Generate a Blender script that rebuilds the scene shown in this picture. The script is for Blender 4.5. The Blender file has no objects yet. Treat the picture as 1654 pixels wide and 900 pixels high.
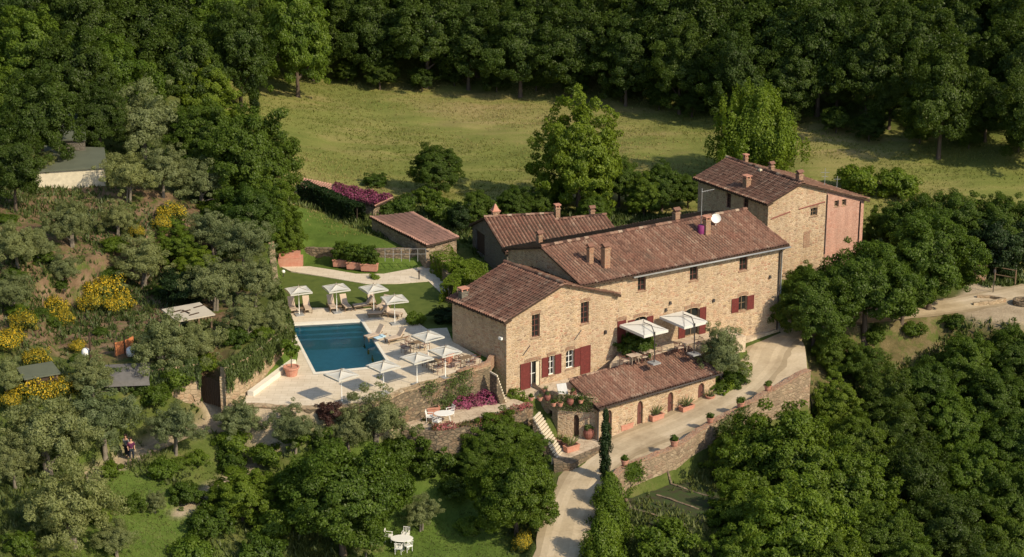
import bpy, bmesh, math, random
import numpy as np
from mathutils import Vector, Matrix
from mathutils.geometry import tessellate_polygon
R = math.radians
scene = bpy.context.scene
COL = scene.collection

# ------------------------------------------------------------------ camera, sky, sun, exposure
CAM_H = 55.0; PITCH = 18.0; HFOV = 28.8
cam_d = bpy.data.cameras.new('camera'); cam = bpy.data.objects.new('camera', cam_d); COL.objects.link(cam)
cam.location = (0, 0, CAM_H); cam.rotation_euler = (R(90 - PITCH), 0, 0)
cam_d.sensor_fit = 'HORIZONTAL'; cam_d.angle = R(HFOV); cam_d.clip_start = 0.5; cam_d.clip_end = 3000
scene.camera = cam
SUN_EL, SUN_AZ = 37.0, -39.0                    # azimuth of the sun, degrees from +X towards +Y
world = bpy.data.worlds.new('World'); scene.world = world; world.use_nodes = True
wn = world.node_tree; wn.nodes.clear()
sky = wn.nodes.new('ShaderNodeTexSky'); sky.sky_type = 'NISHITA'; sky.sun_disc = False
sky.sun_elevation = R(SUN_EL); sky.sun_rotation = R(90 - SUN_AZ)
bg = wn.nodes.new('ShaderNodeBackground'); bg.inputs[1].default_value = 0.15
wo = wn.nodes.new('ShaderNodeOutputWorld')
wn.links.new(sky.outputs[0], bg.inputs[0]); wn.links.new(bg.outputs[0], wo.inputs[0])
sl = bpy.data.lights.new('sun', 'SUN'); sl.energy = 3.9; sl.angle = R(0.8); sl.color = (1.0, 0.87, 0.66)
so = bpy.data.objects.new('sun', sl); COL.objects.link(so)
sd = Vector((math.cos(R(SUN_AZ)) * math.cos(R(SUN_EL)), math.sin(R(SUN_AZ)) * math.cos(R(SUN_EL)), math.sin(R(SUN_EL))))
so.rotation_euler = sd.to_track_quat('Z', 'Y').to_euler(); so.location = (60, 60, 90)
vs = scene.view_settings; vs.view_transform = 'Standard'; vs.look = 'None'; vs.exposure = 0.38; vs.gamma = 1
vs.use_curve_mapping = False
scene.render.engine = 'CYCLES'
scene.cycles.max_bounces = 6; scene.cycles.transparent_max_bounces = 8

# ------------------------------------------------------------------ survey helpers: bearing + level -> world point
FPX = 827 / math.tan(R(HFOV / 2)); _p = R(PITCH)
def ray(px, py):
    u = (px - 827) / FPX; v = -(py - 450) / FPX
    return Vector((u, math.cos(_p) + v * math.sin(_p), -math.sin(_p) + v * math.cos(_p)))
def at(px, py, z):
    d = ray(px, py); t = (z - CAM_H) / d.z
    return Vector((d.x * t, d.y * t, z))
def pxscale(p):
    d = p[1] * math.cos(_p) - (p[2] - CAM_H) * math.sin(_p)
    return FPX / d
def V2(p): return (p[0], p[1])

# ------------------------------------------------------------------ mesh helpers
class MB:
    def __init__(s): s.v = []; s.f = []; s.t = []; s.m = []
    def add(s, vs, fs, tint=0.5, mi=0):
        o = len(s.v); s.v.extend([tuple(v) for v in vs])
        for f in fs: s.f.append(tuple(i + o for i in f)); s.t.append(tint); s.m.append(mi)
        return s
    def quad(s, a, b, c, d, tint=0.5, mi=0): return s.add([a, b, c, d], [(0, 1, 2, 3)], tint, mi)
    def box(s, c, d, rz=0, tint=0.5, mi=0, taper=1.0):
        hx, hy, hz = d[0] / 2, d[1] / 2, d[2] / 2; ca, sa = math.cos(rz), math.sin(rz); vs = []
        for z in (-1, 1):
            k = taper if z > 0 else 1.0
            for x, y in ((-1, -1), (1, -1), (1, 1), (-1, 1)):
                X, Y = x * hx * k, y * hy * k
                vs.append((c[0] + X * ca - Y * sa, c[1] + X * sa + Y * ca, c[2] + z * hz))
        return s.add(vs, [(3, 2, 1, 0), (4, 5, 6, 7), (0, 1, 5, 4), (1, 2, 6, 5), (2, 3, 7, 6), (3, 0, 4, 7)], tint, mi)
    def prism(s, pts, z0, z1, tint=0.5, mi=0):          # polygon (x,y) extruded; z0,z1 numbers or per-point lists
        n = len(pts); a0 = z0 if isinstance(z0, (list, tuple)) else [z0] * n; a1 = z1 if isinstance(z1, (list, tuple)) else [z1] * n
        vs = [(p[0], p[1], a0[i]) for i, p in enumerate(pts)] + [(p[0], p[1], a1[i]) for i, p in enumerate(pts)]
        fs = [(i, (i + 1) % n, n + (i + 1) % n, n + i) for i in range(n)]
        tr = tessellate_polygon([[Vector((p[0], p[1], 0)) for p in pts]])
        fs += [tuple(n + i for i in t) for t in tr] + [tuple(reversed(t)) for t in tr]
        return s.add(vs, fs, tint, mi)
    def tube(s, pts, rad, n=6, tint=0.5, mi=0, caps=True):
        if not isinstance(rad, (list, tuple)): rad = [rad] * len(pts)
        vs = []; fs = []
        for i, p in enumerate(pts):
            p = Vector(p); a = Vector(pts[max(0, i - 1)]); b = Vector(pts[min(len(pts) - 1, i + 1)])
            d = (b - a).normalized() if (b - a).length > 1e-6 else Vector((0, 0, 1))
            q = d.cross(Vector((0, 0, 1))) if abs(d.z) < 0.95 else d.cross(Vector((1, 0, 0)))
            q.normalize(); w = d.cross(q)
            for k in range(n):
                t = 2 * math.pi * k / n
                vs.append(p + (q * math.cos(t) + w * math.sin(t)) * rad[i])
        for i in range(len(pts) - 1):
            for k in range(n):
                fs.append((i * n + k, i * n + (k + 1) % n, (i + 1) * n + (k + 1) % n, (i + 1) * n + k))
        if caps: fs.append(tuple(range(n))); fs.append(tuple((len(pts) - 1) * n + k for k in reversed(range(n))))
        return s.add(vs, fs, tint, mi)
    def lathe(s, prof, c=(0, 0, 0), n=14, tint=0.5, mi=0):
        vs = []; fs = []
        for r, z in prof:
            for k in range(n):
                t = 2 * math.pi * k / n; vs.append((c[0] + r * math.cos(t), c[1] + r * math.sin(t), c[2] + z))
        for i in range(len(prof) - 1):
            for k in range(n):
                fs.append((i * n + k, i * n + (k + 1) % n, (i + 1) * n + (k + 1) % n, (i + 1) * n + k))
        return s.add(vs, fs, tint, mi)
    def build(s, name, mat, parent=None, smooth=False, local=False):
        me = bpy.data.meshes.new(name)
        off = Vector((0, 0, 0))
        if parent is not None and not local: off = wloc(parent)
        me.from_pydata([(v[0] - off.x, v[1] - off.y, v[2] - off.z) for v in s.v], [], s.f)
        mats = mat if isinstance(mat, (list, tuple)) else [mat]
        for m in mats: me.materials.append(m)
        if len(mats) > 1: me.polygons.foreach_set('material_index', s.m)
        a = me.attributes.new('tint', 'FLOAT', 'FACE'); a.data.foreach_set('value', s.t)
        if smooth: me.polygons.foreach_set('use_smooth', [True] * len(s.f))
        me.update()
        o = bpy.data.objects.new(name, me); COL.objects.link(o)
        if parent is not None: o.parent = parent
        return o
def wloc(o):
    v = Vector(o.location)
    while o.parent: o = o.parent; v = v + Vector(o.location)
    return v
def tag(o, label=None, cat=None, group=None, kind=None):
    if label: o['label'] = label
    if cat: o['category'] = cat
    if group: o['group'] = group
    if kind: o['kind'] = kind
    return o
def thing(name, label, cat, loc=(0, 0, 0), rz=0.0, group=None):
    o = bpy.data.objects.new(name, None); COL.objects.link(o); o.location = loc; o.rotation_euler = (0, 0, rz)
    o.empty_display_size = 0.3
    return tag(o, label, cat, group)
def copy_tree(o, parent=None):
    c = o.copy(); COL.objects.link(c)
    if parent is not None: c.parent = parent
    for ch in list(o.children): copy_tree(ch, c)
    return c
def np_mesh(name, V, F, mat, tint=None, parent=None, smooth=False):
    me = bpy.data.meshes.new(name); V = np.asarray(V, dtype=np.float32); F = np.asarray(F, dtype=np.int32)
    k = F.shape[1]
    me.vertices.add(len(V)); me.vertices.foreach_set('co', V.ravel())
    me.loops.add(F.size); me.loops.foreach_set('vertex_index', F.ravel())
    me.polygons.add(len(F)); me.polygons.foreach_set('loop_start', np.arange(0, F.size, k, dtype=np.int32))
    try: me.polygons.foreach_set('loop_total', np.full(len(F), k, dtype=np.int32))
    except Exception: pass
    if smooth: me.polygons.foreach_set('use_smooth', np.ones(len(F), dtype=bool))
    me.materials.append(mat)
    if tint is not None:
        a = me.attributes.new('tint', 'FLOAT', 'FACE'); a.data.foreach_set('value', np.asarray(tint, dtype=np.float32))
    me.update(calc_edges=True); me.validate()
    o = bpy.data.objects.new(name, me); COL.objects.link(o)
    if parent is not None: o.parent = parent
    return o

# ------------------------------------------------------------------ materials
class NT:
    def __init__(s, name):
        s.m = bpy.data.materials.new(name); s.m.use_nodes = True; s.t = s.m.node_tree; s.t.nodes.clear()
        s.out = s.n('ShaderNodeOutputMaterial')
    def n(s, typ, **kw):
        x = s.t.nodes.new(typ)
        for k, v in kw.items(): setattr(x, k, v)
        return x
    def l(s, a, b): s.t.links.new(a, b)
    def set(s, node, **kw):
        for k, v in kw.items(): node.inputs[k].default_value = v
        return node
    def coord(s, kind='Object', scale=(1, 1, 1)):
        c = s.n('ShaderNodeTexCoord'); m = s.n('ShaderNodeMapping'); m.inputs['Scale'].default_value = scale
        s.l(c.outputs[kind], m.inputs['Vector']); return m.outputs[0]
    def geo(s, scale=(1, 1, 1)):
        c = s.n('ShaderNodeNewGeometry'); m = s.n('ShaderNodeMapping'); m.inputs['Scale'].default_value = scale
        s.l(c.outputs['Position'], m.inputs['Vector']); return m.outputs[0]
    def noise(s, vec, scale, detail=4, rough=0.55):
        x = s.n('ShaderNodeTexNoise'); x.inputs['Scale'].default_value = scale; x.inputs['Detail'].default_value = detail
        x.inputs['Roughness'].default_value = rough; s.l(vec, x.inputs['Vector']); return x.outputs['Fac']
    def ramp(s, fac, stops):
        x = s.n('ShaderNodeValToRGB'); e = x.color_ramp.elements
        while len(e) < len(stops): e.new(0.5)
        for i, (p, c) in enumerate(stops):
            e[i].position = p; e[i].color = (c[0], c[1], c[2], 1) if isinstance(c, (tuple, list)) else (c, c, c, 1)
        s.l(fac, x.inputs[0]); return x.outputs[0]
    def mix(s, fac, a, b, mode='MIX'):
        x = s.n('ShaderNodeMix', data_type='RGBA', blend_type=mode); 
        for sock, val in ((x.inputs[0], fac), (x.inputs[6], a), (x.inputs[7], b)):
            if hasattr(val, 'default_value') or hasattr(val, 'is_linked'): s.l(val, sock)
            elif isinstance(val, (tuple, list)): sock.default_value = (val[0], val[1], val[2], 1)
            else: sock.default_value = val
        return x.outputs[2]
    def math(s, op, a, b=0.5):
        x = s.n('ShaderNodeMath', operation=op)
        for i, val in enumerate((a, b)):
            if hasattr(val, 'is_linked'): s.l(val, x.inputs[i])
            else: x.inputs[i].default_value = val
        return x.outputs[0]
    def attr(s, name='tint', comp='Fac'):
        a = s.n('ShaderNodeAttribute'); a.attribute_name = name; return a.outputs[comp]
    def rnd(s): return s.n('ShaderNodeObjectInfo').outputs['Random']
    def bsdf(s, col, rough=0.85, spec=0.3, bump=None, bstr=0.4, bdist=0.03, metallic=0.0):
        b = s.n('ShaderNodeBsdfPrincipled'); b.inputs['Roughness'].default_value = rough
        b.inputs['Specular IOR Level'].default_value = spec; b.inputs['Metallic'].default_value = metallic
        if isinstance(col, (tuple, list)): b.inputs['Base Color'].default_value = (col[0], col[1], col[2], 1)
        else: s.l(col, b.inputs['Base Color'])
        if bump is not None:
            bn = s.n('ShaderNodeBump'); bn.inputs['Strength'].default_value = bstr; bn.inputs['Distance'].default_value = bdist
            s.l(bump, bn.inputs['Height']); s.l(bn.outputs[0], b.inputs['Normal'])
        s.l(b.outputs[0], s.out.inputs[0]); return b

def m_stone(name, cols, mortar, size=3.2, zs=1.9, mort=0.05, patch=None, bstr=0.6):
    t = NT(name); v = t.coord('Object', (size, size, size * zs))
    nz = t.n('ShaderNodeTexNoise'); nz.inputs['Scale'].default_value = 1.4; t.l(v, nz.inputs['Vector'])
    vm = t.n('ShaderNodeMix', data_type='VECTOR'); vm.inputs[0].default_value = 0.12; t.l(v, vm.inputs[4]); t.l(nz.outputs['Color'], vm.inputs[5])
    vv = vm.outputs[1]
    a = t.n('ShaderNodeTexVoronoi'); a.inputs['Scale'].default_value = 1; a.inputs['Randomness'].default_value = 0.9; t.l(vv, a.inputs['Vector'])
    e = t.n('ShaderNodeTexVoronoi', feature='DISTANCE_TO_EDGE'); e.inputs['Scale'].default_value = 1; e.inputs['Randomness'].default_value = 0.9; t.l(vv, e.inputs['Vector'])
    sep = t.n('ShaderNodeSeparateColor'); t.l(a.outputs['Color'], sep.inputs[0])
    n = len(cols); col = t.ramp(sep.outputs[0], [(i / (n - 1), c) for i, c in enumerate(cols)])
    mm = t.ramp(e.outputs['Distance'], [(mort * 0.4, 1.0), (mort * 1.6, 0.0)])
    col = t.mix(mm, col, mortar)
    w = t.coord('Object', (1, 1, 1)); big = t.noise(w, 0.45, 5, 0.6)
    f = t.ramp(big, [(0.35, 0.0), (0.7, 1.0)])
    col = t.mix(t.math('MULTIPLY', f, 0.6), col, patch or mortar)
    fine = t.noise(w, 9.0, 4, 0.7); col = t.mix(0.5, col, t.ramp(fine, [(0.2, 0.3), (0.8, .95)]), 'MULTIPLY')
    drip = t.noise(t.coord('Object', (1.5, 1.5, 0.18)), 1.0, 4, 0.6)
    col = t.mix(0.35, col, t.ramp(drip, [(0.35, 0.55), (0.6, 1.0)]), 'MULTIPLY')
    rp_ = t.noise(t.coord('Object', (1, 1, 1.6)), 0.55, 6, 0.7); col = t.mix(t.math('MULTIPLY', t.ramp(rp_, [(0.56, 0.0), (0.68, 1.0)]), .5), col, tuple(c * k for c, k in zip(patch or mortar, (.92, .68, .62))))
    hgt = t.math('ADD', t.ramp(e.outputs['Distance'], [(0.0, 0.0), (0.18, 1.0)]), fine)
    t.bsdf(col, 0.9, 0.2, hgt, bstr, 0.05); return t.m
M = {}
M['stone'] = m_stone('sunny_stone', [(.33, .225, .145), (.60, .44, .275), (.50, .345, .20), (.66, .50, .33), (.46, .25, .155), (.67, .485, .285), (.40, .285, .18)], (.70, .545, .37), 3.3, 1.9, 0.06, (.51, .375, .245))
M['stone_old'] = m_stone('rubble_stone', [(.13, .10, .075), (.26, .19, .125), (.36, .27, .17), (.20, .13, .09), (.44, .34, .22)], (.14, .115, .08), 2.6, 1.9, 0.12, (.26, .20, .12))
M['stone_pale'] = m_stone('pale_rock', [(.48, .36, .22), (.58, .45, .29), (.40, .26, .16), (.62, .50, .34)], (.36, .27, .16), 2.4, 1.5, 0.1, (.50, .37, .23))
M['brick'] = m_stone('old_brick', [(.42, .22, .13), (.50, .30, .18), (.36, .17, .11), (.54, .38, .24)], (.42, .32, .22), 5.0, 2.4, 0.08, (.46, .28, .18))
M['stone_mid'] = m_stone('rough_wall_stone', [(.20, .14, .095), (.42, .31, .20), (.50, .38, .25), (.30, .19, .13), (.56, .44, .30)], (.30, .23, .15), 2.6, 1.7, 0.1, (.34, .25, .16))
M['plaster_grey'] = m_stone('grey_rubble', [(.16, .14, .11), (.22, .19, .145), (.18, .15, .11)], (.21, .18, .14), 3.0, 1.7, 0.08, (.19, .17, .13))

def m_plain(name, col, rough=0.7, spec=0.3, var=0.25, scale=3.0, bump=0.0, metallic=0.0, c2=None):
    t = NT(name); w = t.coord('Object'); n1 = t.noise(w, scale, 5, 0.6)
    c2 = c2 or tuple(c * (1 - var) for c in col)
    c = t.mix(t.ramp(n1, [(0.3, 0.0), (0.7, 1.0)]), col, c2)
    t.bsdf(c, rough, spec, n1 if bump else None, bump, 0.02, metallic); return t.m
M['pink_plaster'] = m_stone('weathered_pink_brick', [(.58, .31, .225), (.66, .38, .28), (.50, .26, .185), (.68, .42, .32)], (.62, .37, .275), 4.5, 2.0, 0.06, (.56, .34, .25), .3)
M['cream'] = m_plain('cream_plaster', (.66, .58, .42), 0.9, 0.2)
M['shutter'] = m_plain('red_shutter_paint', (.165, .034, .028), 0.65, 0.3, scale=5, c2=(.105, .024, .020))
M['shutter_dark'] = m_plain('weathered_brown_wood', (.15, .06, .045), 0.7, 0.3)
M['wood'] = m_plain('wood', (.22, .15, .09), 0.8, 0.2, scale=6)
M['wood_dark'] = m_plain('dark_wood', (.07, .045, .03), 0.8, 0.2, scale=6)
M['bark'] = m_plain('bark', (.12, .09, .065), 0.95, 0.1, scale=5, bump=0.6)
M['bark_grey'] = m_plain('grey_bark', (.20, .17, .13), 0.95, 0.1, scale=5, bump=0.6)
M['metal'] = m_plain('dark_metal', (.06, .05, .045), 0.5, 0.4)
M['grey_metal'] = m_plain('grey_metal', (.32, .32, .31), 0.45, 0.5)
M['white_metal'] = m_plain('white_painted_metal', (.78, .76, .70), 0.5, 0.4, 0.08)
M['canvas'] = m_plain('off_white_canvas', (.50, .48, .42), 0.85, 0.15, 0.07)
M['canvas_white'] = m_plain('white_canvas', (.64, .62, .55), 0.85, 0.15, 0.06)
M['cushion'] = m_plain('beige_cushion', (.50, .39, .29), 0.9, 0.1, 0.15)
M['towel'] = m_plain('pale_blue_towel', (.45, .60, .66), 0.95, 0.1, 0.1)
M['terracotta'] = m_plain('terracotta', (.44, .18, .12), 0.85, 0.2, scale=4, c2=(.50, .27, .19), bump=0.2)
M['terracotta_dark'] = m_plain('dark_terracotta', (.25, .10, .075), 0.85, 0.2, scale=4)
M['soil'] = m_plain('soil', (.07, .045, .03), 0.95, 0.1, scale=8)
M['paving'] = m_plain('pale_travertine', (.66, .57, .42), 0.8, 0.25, 0.12, 1.5)
M['skin'] = m_plain('skin', (.50, .27, .18), 0.6, 0.3, 0.05)
M['cloth_grey'] = m_plain('grey_cloth', (.20, .21, .21), 0.9, 0.1)
M['cloth_purple'] = m_plain('purple_cloth', (.10, .025, .065), 0.9, 0.1)
M['cloth_dark'] = m_plain('dark_cloth', (.025, .03, .04), 0.9, 0.1)
M['hair'] = m_plain('dark_hair', (.03, .018, .012), 0.7, 0.3)
M['orange'] = m_plain('orange_netting', (.55, .20, .08), 0.8, 0.2, 0.2)
M['green_sheet'] = m_plain('grey_green_roof', (.115, .125, .085), 0.6, 0.3, 0.2, 1.0)
M['tarp'] = m_plain('grey_tarp', (.15, .14, .13), 0.8, 0.2)
M['roof_sheet'] = m_plain('pale_sheet_roof', (.50, .44, .34), 0.8, 0.2, scale=0.9, c2=(.38, .33, .26))
M['purple'] = m_plain('purple_plastic', (.22, .03, .13), 0.6, 0.3)
M['water_basin'] = m_plain('teal_mosaic', (.26, .66, .66), 0.5, 0.3, 0.15, 2.5)
def m_glass():
    t = NT('window_glass'); t.bsdf((.02, .022, .02), 0.12, 0.6); return t.m
M['glass'] = m_glass()
def m_deck():
    t = NT('travertine_paving'); b = t.n('ShaderNodeTexBrick'); v = t.geo(); t.l(v, b.inputs['Vector'])
    t.set(b, **{'Scale': 1.0, 'Mortar Size': 0.012, 'Brick Width': 1.0, 'Row Height': 0.5})
    b.inputs['Color1'].default_value = (.60, .51, .38, 1); b.inputs['Color2'].default_value = (.67, .575, .44, 1); b.inputs['Mortar'].default_value = (.42, .34, .23, 1)
    n1 = t.noise(v, 0.9, 6, 0.65); c = t.mix(0.45, b.outputs['Color'], t.ramp(n1, [(0.3, (.72, .66, .58)), (0.65, (1, 1, 1))]), 'MULTIPLY')
    t.bsdf(c, 0.8, 0.25, n1, 0.1, 0.02); return t.m
M['deck'] = m_deck()
def m_patio():
    t = NT('terracotta_and_stone_paving'); v = t.geo((1, 1, 1)); b = t.n('ShaderNodeTexVoronoi', feature='DISTANCE_TO_EDGE'); b.inputs['Scale'].default_value = 1.6; t.l(v, b.inputs['Vector'])
    n1 = t.noise(v, 1.1, 6, 0.65); c = t.ramp(n1, [(0.3, (.34, .25, .17)), (0.5, (.50, .40, .28)), (0.7, (.58, .47, .34))])
    c = t.mix(t.ramp(b.outputs['Distance'], [(0.01, 0.5), (0.05, 0.0)]), c, (.20, .14, .09))
    t.bsdf(c, 0.85, 0.2, n1, 0.2, 0.02); return t.m
M['patio'] = m_patio()
def m_road():
    t = NT('worn_gravel_road'); v = t.geo(); n1 = t.noise(v, 0.35, 7, 0.62); n2 = t.noise(v, 4.5, 5, 0.7)
    c = t.ramp(n1, [(0.28, (.35, .265, .165)), (0.5, (.53, .425, .28)), (0.7, (.61, .50, .35))])
    at_ = t.attr('tint')                                      # 0 centre .. 1 edge of the carriageway
    c = t.mix(t.ramp(at_, [(0.0, 0.45), (0.22, 0.0), (0.5, 0.0), (1.0, 0.75)]), c, (.24, .18, .10))
    c = t.mix(0.45, c, t.ramp(n2, [(0.3, 0.6), (0.7, 1.0)]), 'MULTIPLY')
    t.bsdf(c, 0.92, 0.15, n2, 0.4, 0.03); return t.m
M['road'] = m_road()
def m_tiles(name='roof_tiles', shift=0.0, pale=None):
    t = NT(name); a = t.attr('tint'); w = t.coord('Object'); n1 = t.noise(w, 0.5, 5, 0.6); n2 = t.noise(w, 7.0, 4, 0.7)
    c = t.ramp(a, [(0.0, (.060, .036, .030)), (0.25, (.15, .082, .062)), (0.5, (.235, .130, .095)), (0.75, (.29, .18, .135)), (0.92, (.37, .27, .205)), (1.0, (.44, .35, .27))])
    c = t.mix(t.ramp(n1, [(0.5 - shift, 0.0), (0.8 - shift, 0.55)]), c, (.27, .12, .09))
    if pale: c = t.mix(0.82, c, pale)
    c = t.mix(t.ramp(t.noise(w, 0.8, 6, 0.7), [(0.5, 0.0), (0.72, 0.55)]), c, (.115, .10, .082))
    c = t.mix(0.5, c, t.ramp(n2, [(0.3, 0.5), (0.7, .85)]), 'MULTIPLY')
    c = t.mix(1.0, c, (.97, .93, .88), 'MULTIPLY')
    t.bsdf(c, 0.88, 0.2, n2, 0.3, 0.02); return t.m
M['tiles'] = m_tiles(); M['tiles_red'] = m_tiles('redder_roof_tiles', 0.10); M['tiles_pale'] = m_tiles('pale_roof_tiles', 0.0, (.54, .31, .24))
def m_water():
    t = NT('pool_water'); fr = t.n('ShaderNodeFresnel'); fr.inputs[0].default_value = 1.33
    v = t.geo(); n = t.noise(v, 2.2, 3, 0.5); bp = t.n('ShaderNodeBump'); bp.inputs['Strength'].default_value = 0.25; bp.inputs['Distance'].default_value = 0.05
    t.l(n, bp.inputs['Height']); t.l(bp.outputs[0], fr.inputs['Normal'])
    tr = t.n('ShaderNodeBsdfTransparent'); tr.inputs[0].default_value = (.58, .85, .88, 1)
    gl = t.n('ShaderNodeBsdfGlossy'); gl.inputs['Roughness'].default_value = 0.12; t.l(bp.outputs[0], gl.inputs['Normal'])
    mx = t.n('ShaderNodeMixShader'); t.l(fr.outputs[0], mx.inputs[0]); t.l(tr.outputs[0], mx.inputs[1]); t.l(gl.outputs[0], mx.inputs[2]); t.l(mx.outputs[0], t.out.inputs[0]); return t.m
M['water'] = m_water()
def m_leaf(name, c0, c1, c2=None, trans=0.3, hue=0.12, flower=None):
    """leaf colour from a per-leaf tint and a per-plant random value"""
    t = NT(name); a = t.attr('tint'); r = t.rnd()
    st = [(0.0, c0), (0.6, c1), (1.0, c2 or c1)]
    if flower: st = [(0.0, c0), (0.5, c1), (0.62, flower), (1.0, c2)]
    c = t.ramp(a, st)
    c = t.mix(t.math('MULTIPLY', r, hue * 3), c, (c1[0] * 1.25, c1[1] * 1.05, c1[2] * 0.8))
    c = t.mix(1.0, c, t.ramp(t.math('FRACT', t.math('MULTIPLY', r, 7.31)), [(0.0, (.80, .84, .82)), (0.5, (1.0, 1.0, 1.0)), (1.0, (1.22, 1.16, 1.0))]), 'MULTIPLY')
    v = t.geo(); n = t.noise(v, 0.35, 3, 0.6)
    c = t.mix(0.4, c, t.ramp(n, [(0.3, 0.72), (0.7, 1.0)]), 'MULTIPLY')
    d = t.n('ShaderNodeBsdfDiffuse'); t.l(c, d.inputs[0])
    tr = t.n('ShaderNodeBsdfTranslucent'); t.l(t.mix(1.0, c, (1.0, 1.0, 0.55), 'MULTIPLY'), tr.inputs[0])
    g = t.n('ShaderNodeBsdfGlossy'); g.inputs[0].default_value = (.5, .5, .45, 1); g.inputs['Roughness'].default_value = 0.5
    m1 = t.n('ShaderNodeMixShader'); m1.inputs[0].default_value = trans; t.l(d.outputs[0], m1.inputs[1]); t.l(tr.outputs[0], m1.inputs[2])
    m2 = t.n('ShaderNodeMixShader'); m2.inputs[0].default_value = 0.03; t.l(m1.outputs[0], m2.inputs[1]); t.l(g.outputs[0], m2.inputs[2])
    t.l(m2.outputs[0], t.out.inputs[0]); return t.m
M['leaf_oak'] = m_leaf('oak_leaves', (.050, .092, .010), (.096, .160, .017), (.132, .198, .026), .5)
M['leaf_wood'] = m_leaf('far_wood_leaves', (.038, .070, .010), (.068, .112, .014), (.092, .140, .020), .47)
M['leaf_bright'] = m_leaf('bright_leaves', (.080, .142, .013), (.150, .228, .022), (.200, .275, .032), .5)
M['leaf_olive'] = m_leaf('olive_leaves', (.150, .185, .070), (.215, .255, .108), (.275, .315, .155), 0.45)
M['leaf_dark'] = m_leaf('dark_evergreen_leaves', (.008, .020, .006), (.022, .045, .012), (.040, .070, .018))
M['leaf_red'] = m_leaf('dark_red_leaves', (.030, .014, .012), (.070, .030, .026), (.09, .05, .035))
M['leaf_broom'] = m_leaf('broom_leaves_and_flowers', (.060, .085, .020), (.115, .145, .026), (.64, .45, .03), 0.25, 0.05, (.42, .30, .02))
M['leaf_magenta'] = m_leaf('magenta_flowers', (.08, .06, .03), (.30, .06, .135), (.42, .10, .20), 0.3, 0.0)
M['leaf_pink'] = m_leaf('pink_flowers', (.05, .07, .02), (.13, .11, .04), (.42, .12, .16), 0.3, 0.0, (.34, .11, .12))
M['leaf_trail'] = m_leaf('trailing_rosemary_leaves', (.040, .060, .016), (.085, .120, .032), (.120, .150, .050), 0.2)
def m_ground():
    t = NT('ground_cover'); v = t.geo(); at_ = t.n('ShaderNodeAttribute'); at_.attribute_name = 'zone'
    sp = t.n('ShaderNodeSeparateColor'); t.l(at_.outputs['Color'], sp.inputs[0])
    n1 = t.noise(v, 0.07, 6, 0.6); n2 = t.noise(v, 0.6, 6, 0.65); n3 = t.noise(v, 5.0, 4, 0.7)
    nst = t.noise(t.geo((0.05, 0.5, 0.3)), 1.0, 5, 0.65)
    scrub = t.ramp(n2, [(0.25, (.048, .070, .014)), (0.5, (.090, .115, .026)), (0.72, (.15, .145, .05))])
    mead = t.ramp(t.math('ADD', t.math('MULTIPLY', n1, 0.55), t.math('MULTIPLY', nst, 0.45)), [(0.38, (.145, .172, .040)), (0.48, (.195, .205, .055)), (0.56, (.260, .235, .080)), (0.66, (.32, .255, .11))])
    mead = t.mix(0.25, mead, t.ramp(n2, [(0.3, 0.6), (0.7, 1.0)]), 'MULTIPLY')
    lawn = t.ramp(n2, [(0.3, (.070, .115, .018)), (0.6, (.105, .155, .028)), (0.8, (.15, .175, .045))])
    dirt = t.ramp(n2, [(0.3, (.10, .070, .040)), (0.5, (.185, .120, .070)), (0.75, (.28, .20, .12))])
    sand = t.ramp(n2, [(0.3, (.34, .26, .17)), (0.7, (.50, .40, .27))])
    c = t.mix(sp.outputs[0], scrub, mead); c = t.mix(sp.outputs[1], c, lawn)
    bl = t.math('MULTIPLY', sp.outputs[2], t.ramp(t.noise(v, 0.8, 5, 0.7), [(0.4, 0.0), (0.52, 1.0)]))
    c = t.mix(bl, c, dirt)
    c = t.mix(at_.outputs['Alpha'], c, sand)
    c = t.mix(0.5, c, t.ramp(n3, [(0.3, 0.6), (0.7, 1.0)]), 'MULTIPLY')
    t.bsdf(c, 0.95, 0.08, n3, 0.7, 0.12); return t.m
M['ground'] = m_ground()
def m_grass(name, c0, c1, c2):
    t = NT(name); a = t.attr('tint'); c = t.ramp(a, [(0, c0), (0.5, c1), (1, c2)]); d = t.n('ShaderNodeBsdfDiffuse'); t.l(c, d.inputs[0])
    tr = t.n('ShaderNodeBsdfTranslucent'); t.l(c, tr.inputs[0]); m1 = t.n('ShaderNodeMixShader'); m1.inputs[0].default_value = 0.35
    t.l(d.outputs[0], m1.inputs[1]); t.l(tr.outputs[0], m1.inputs[2]); t.l(m1.outputs[0], t.out.inputs[0]); return t.m
M['grass_blades'] = m_grass('meadow_grass', (.15, .175, .04), (.23, .23, .065), (.34, .28, .12))
M['scrub_leaves'] = m_leaf('scrub_leaves', (.050, .078, .020), (.095, .130, .038), (.14, .16, .055))

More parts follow.
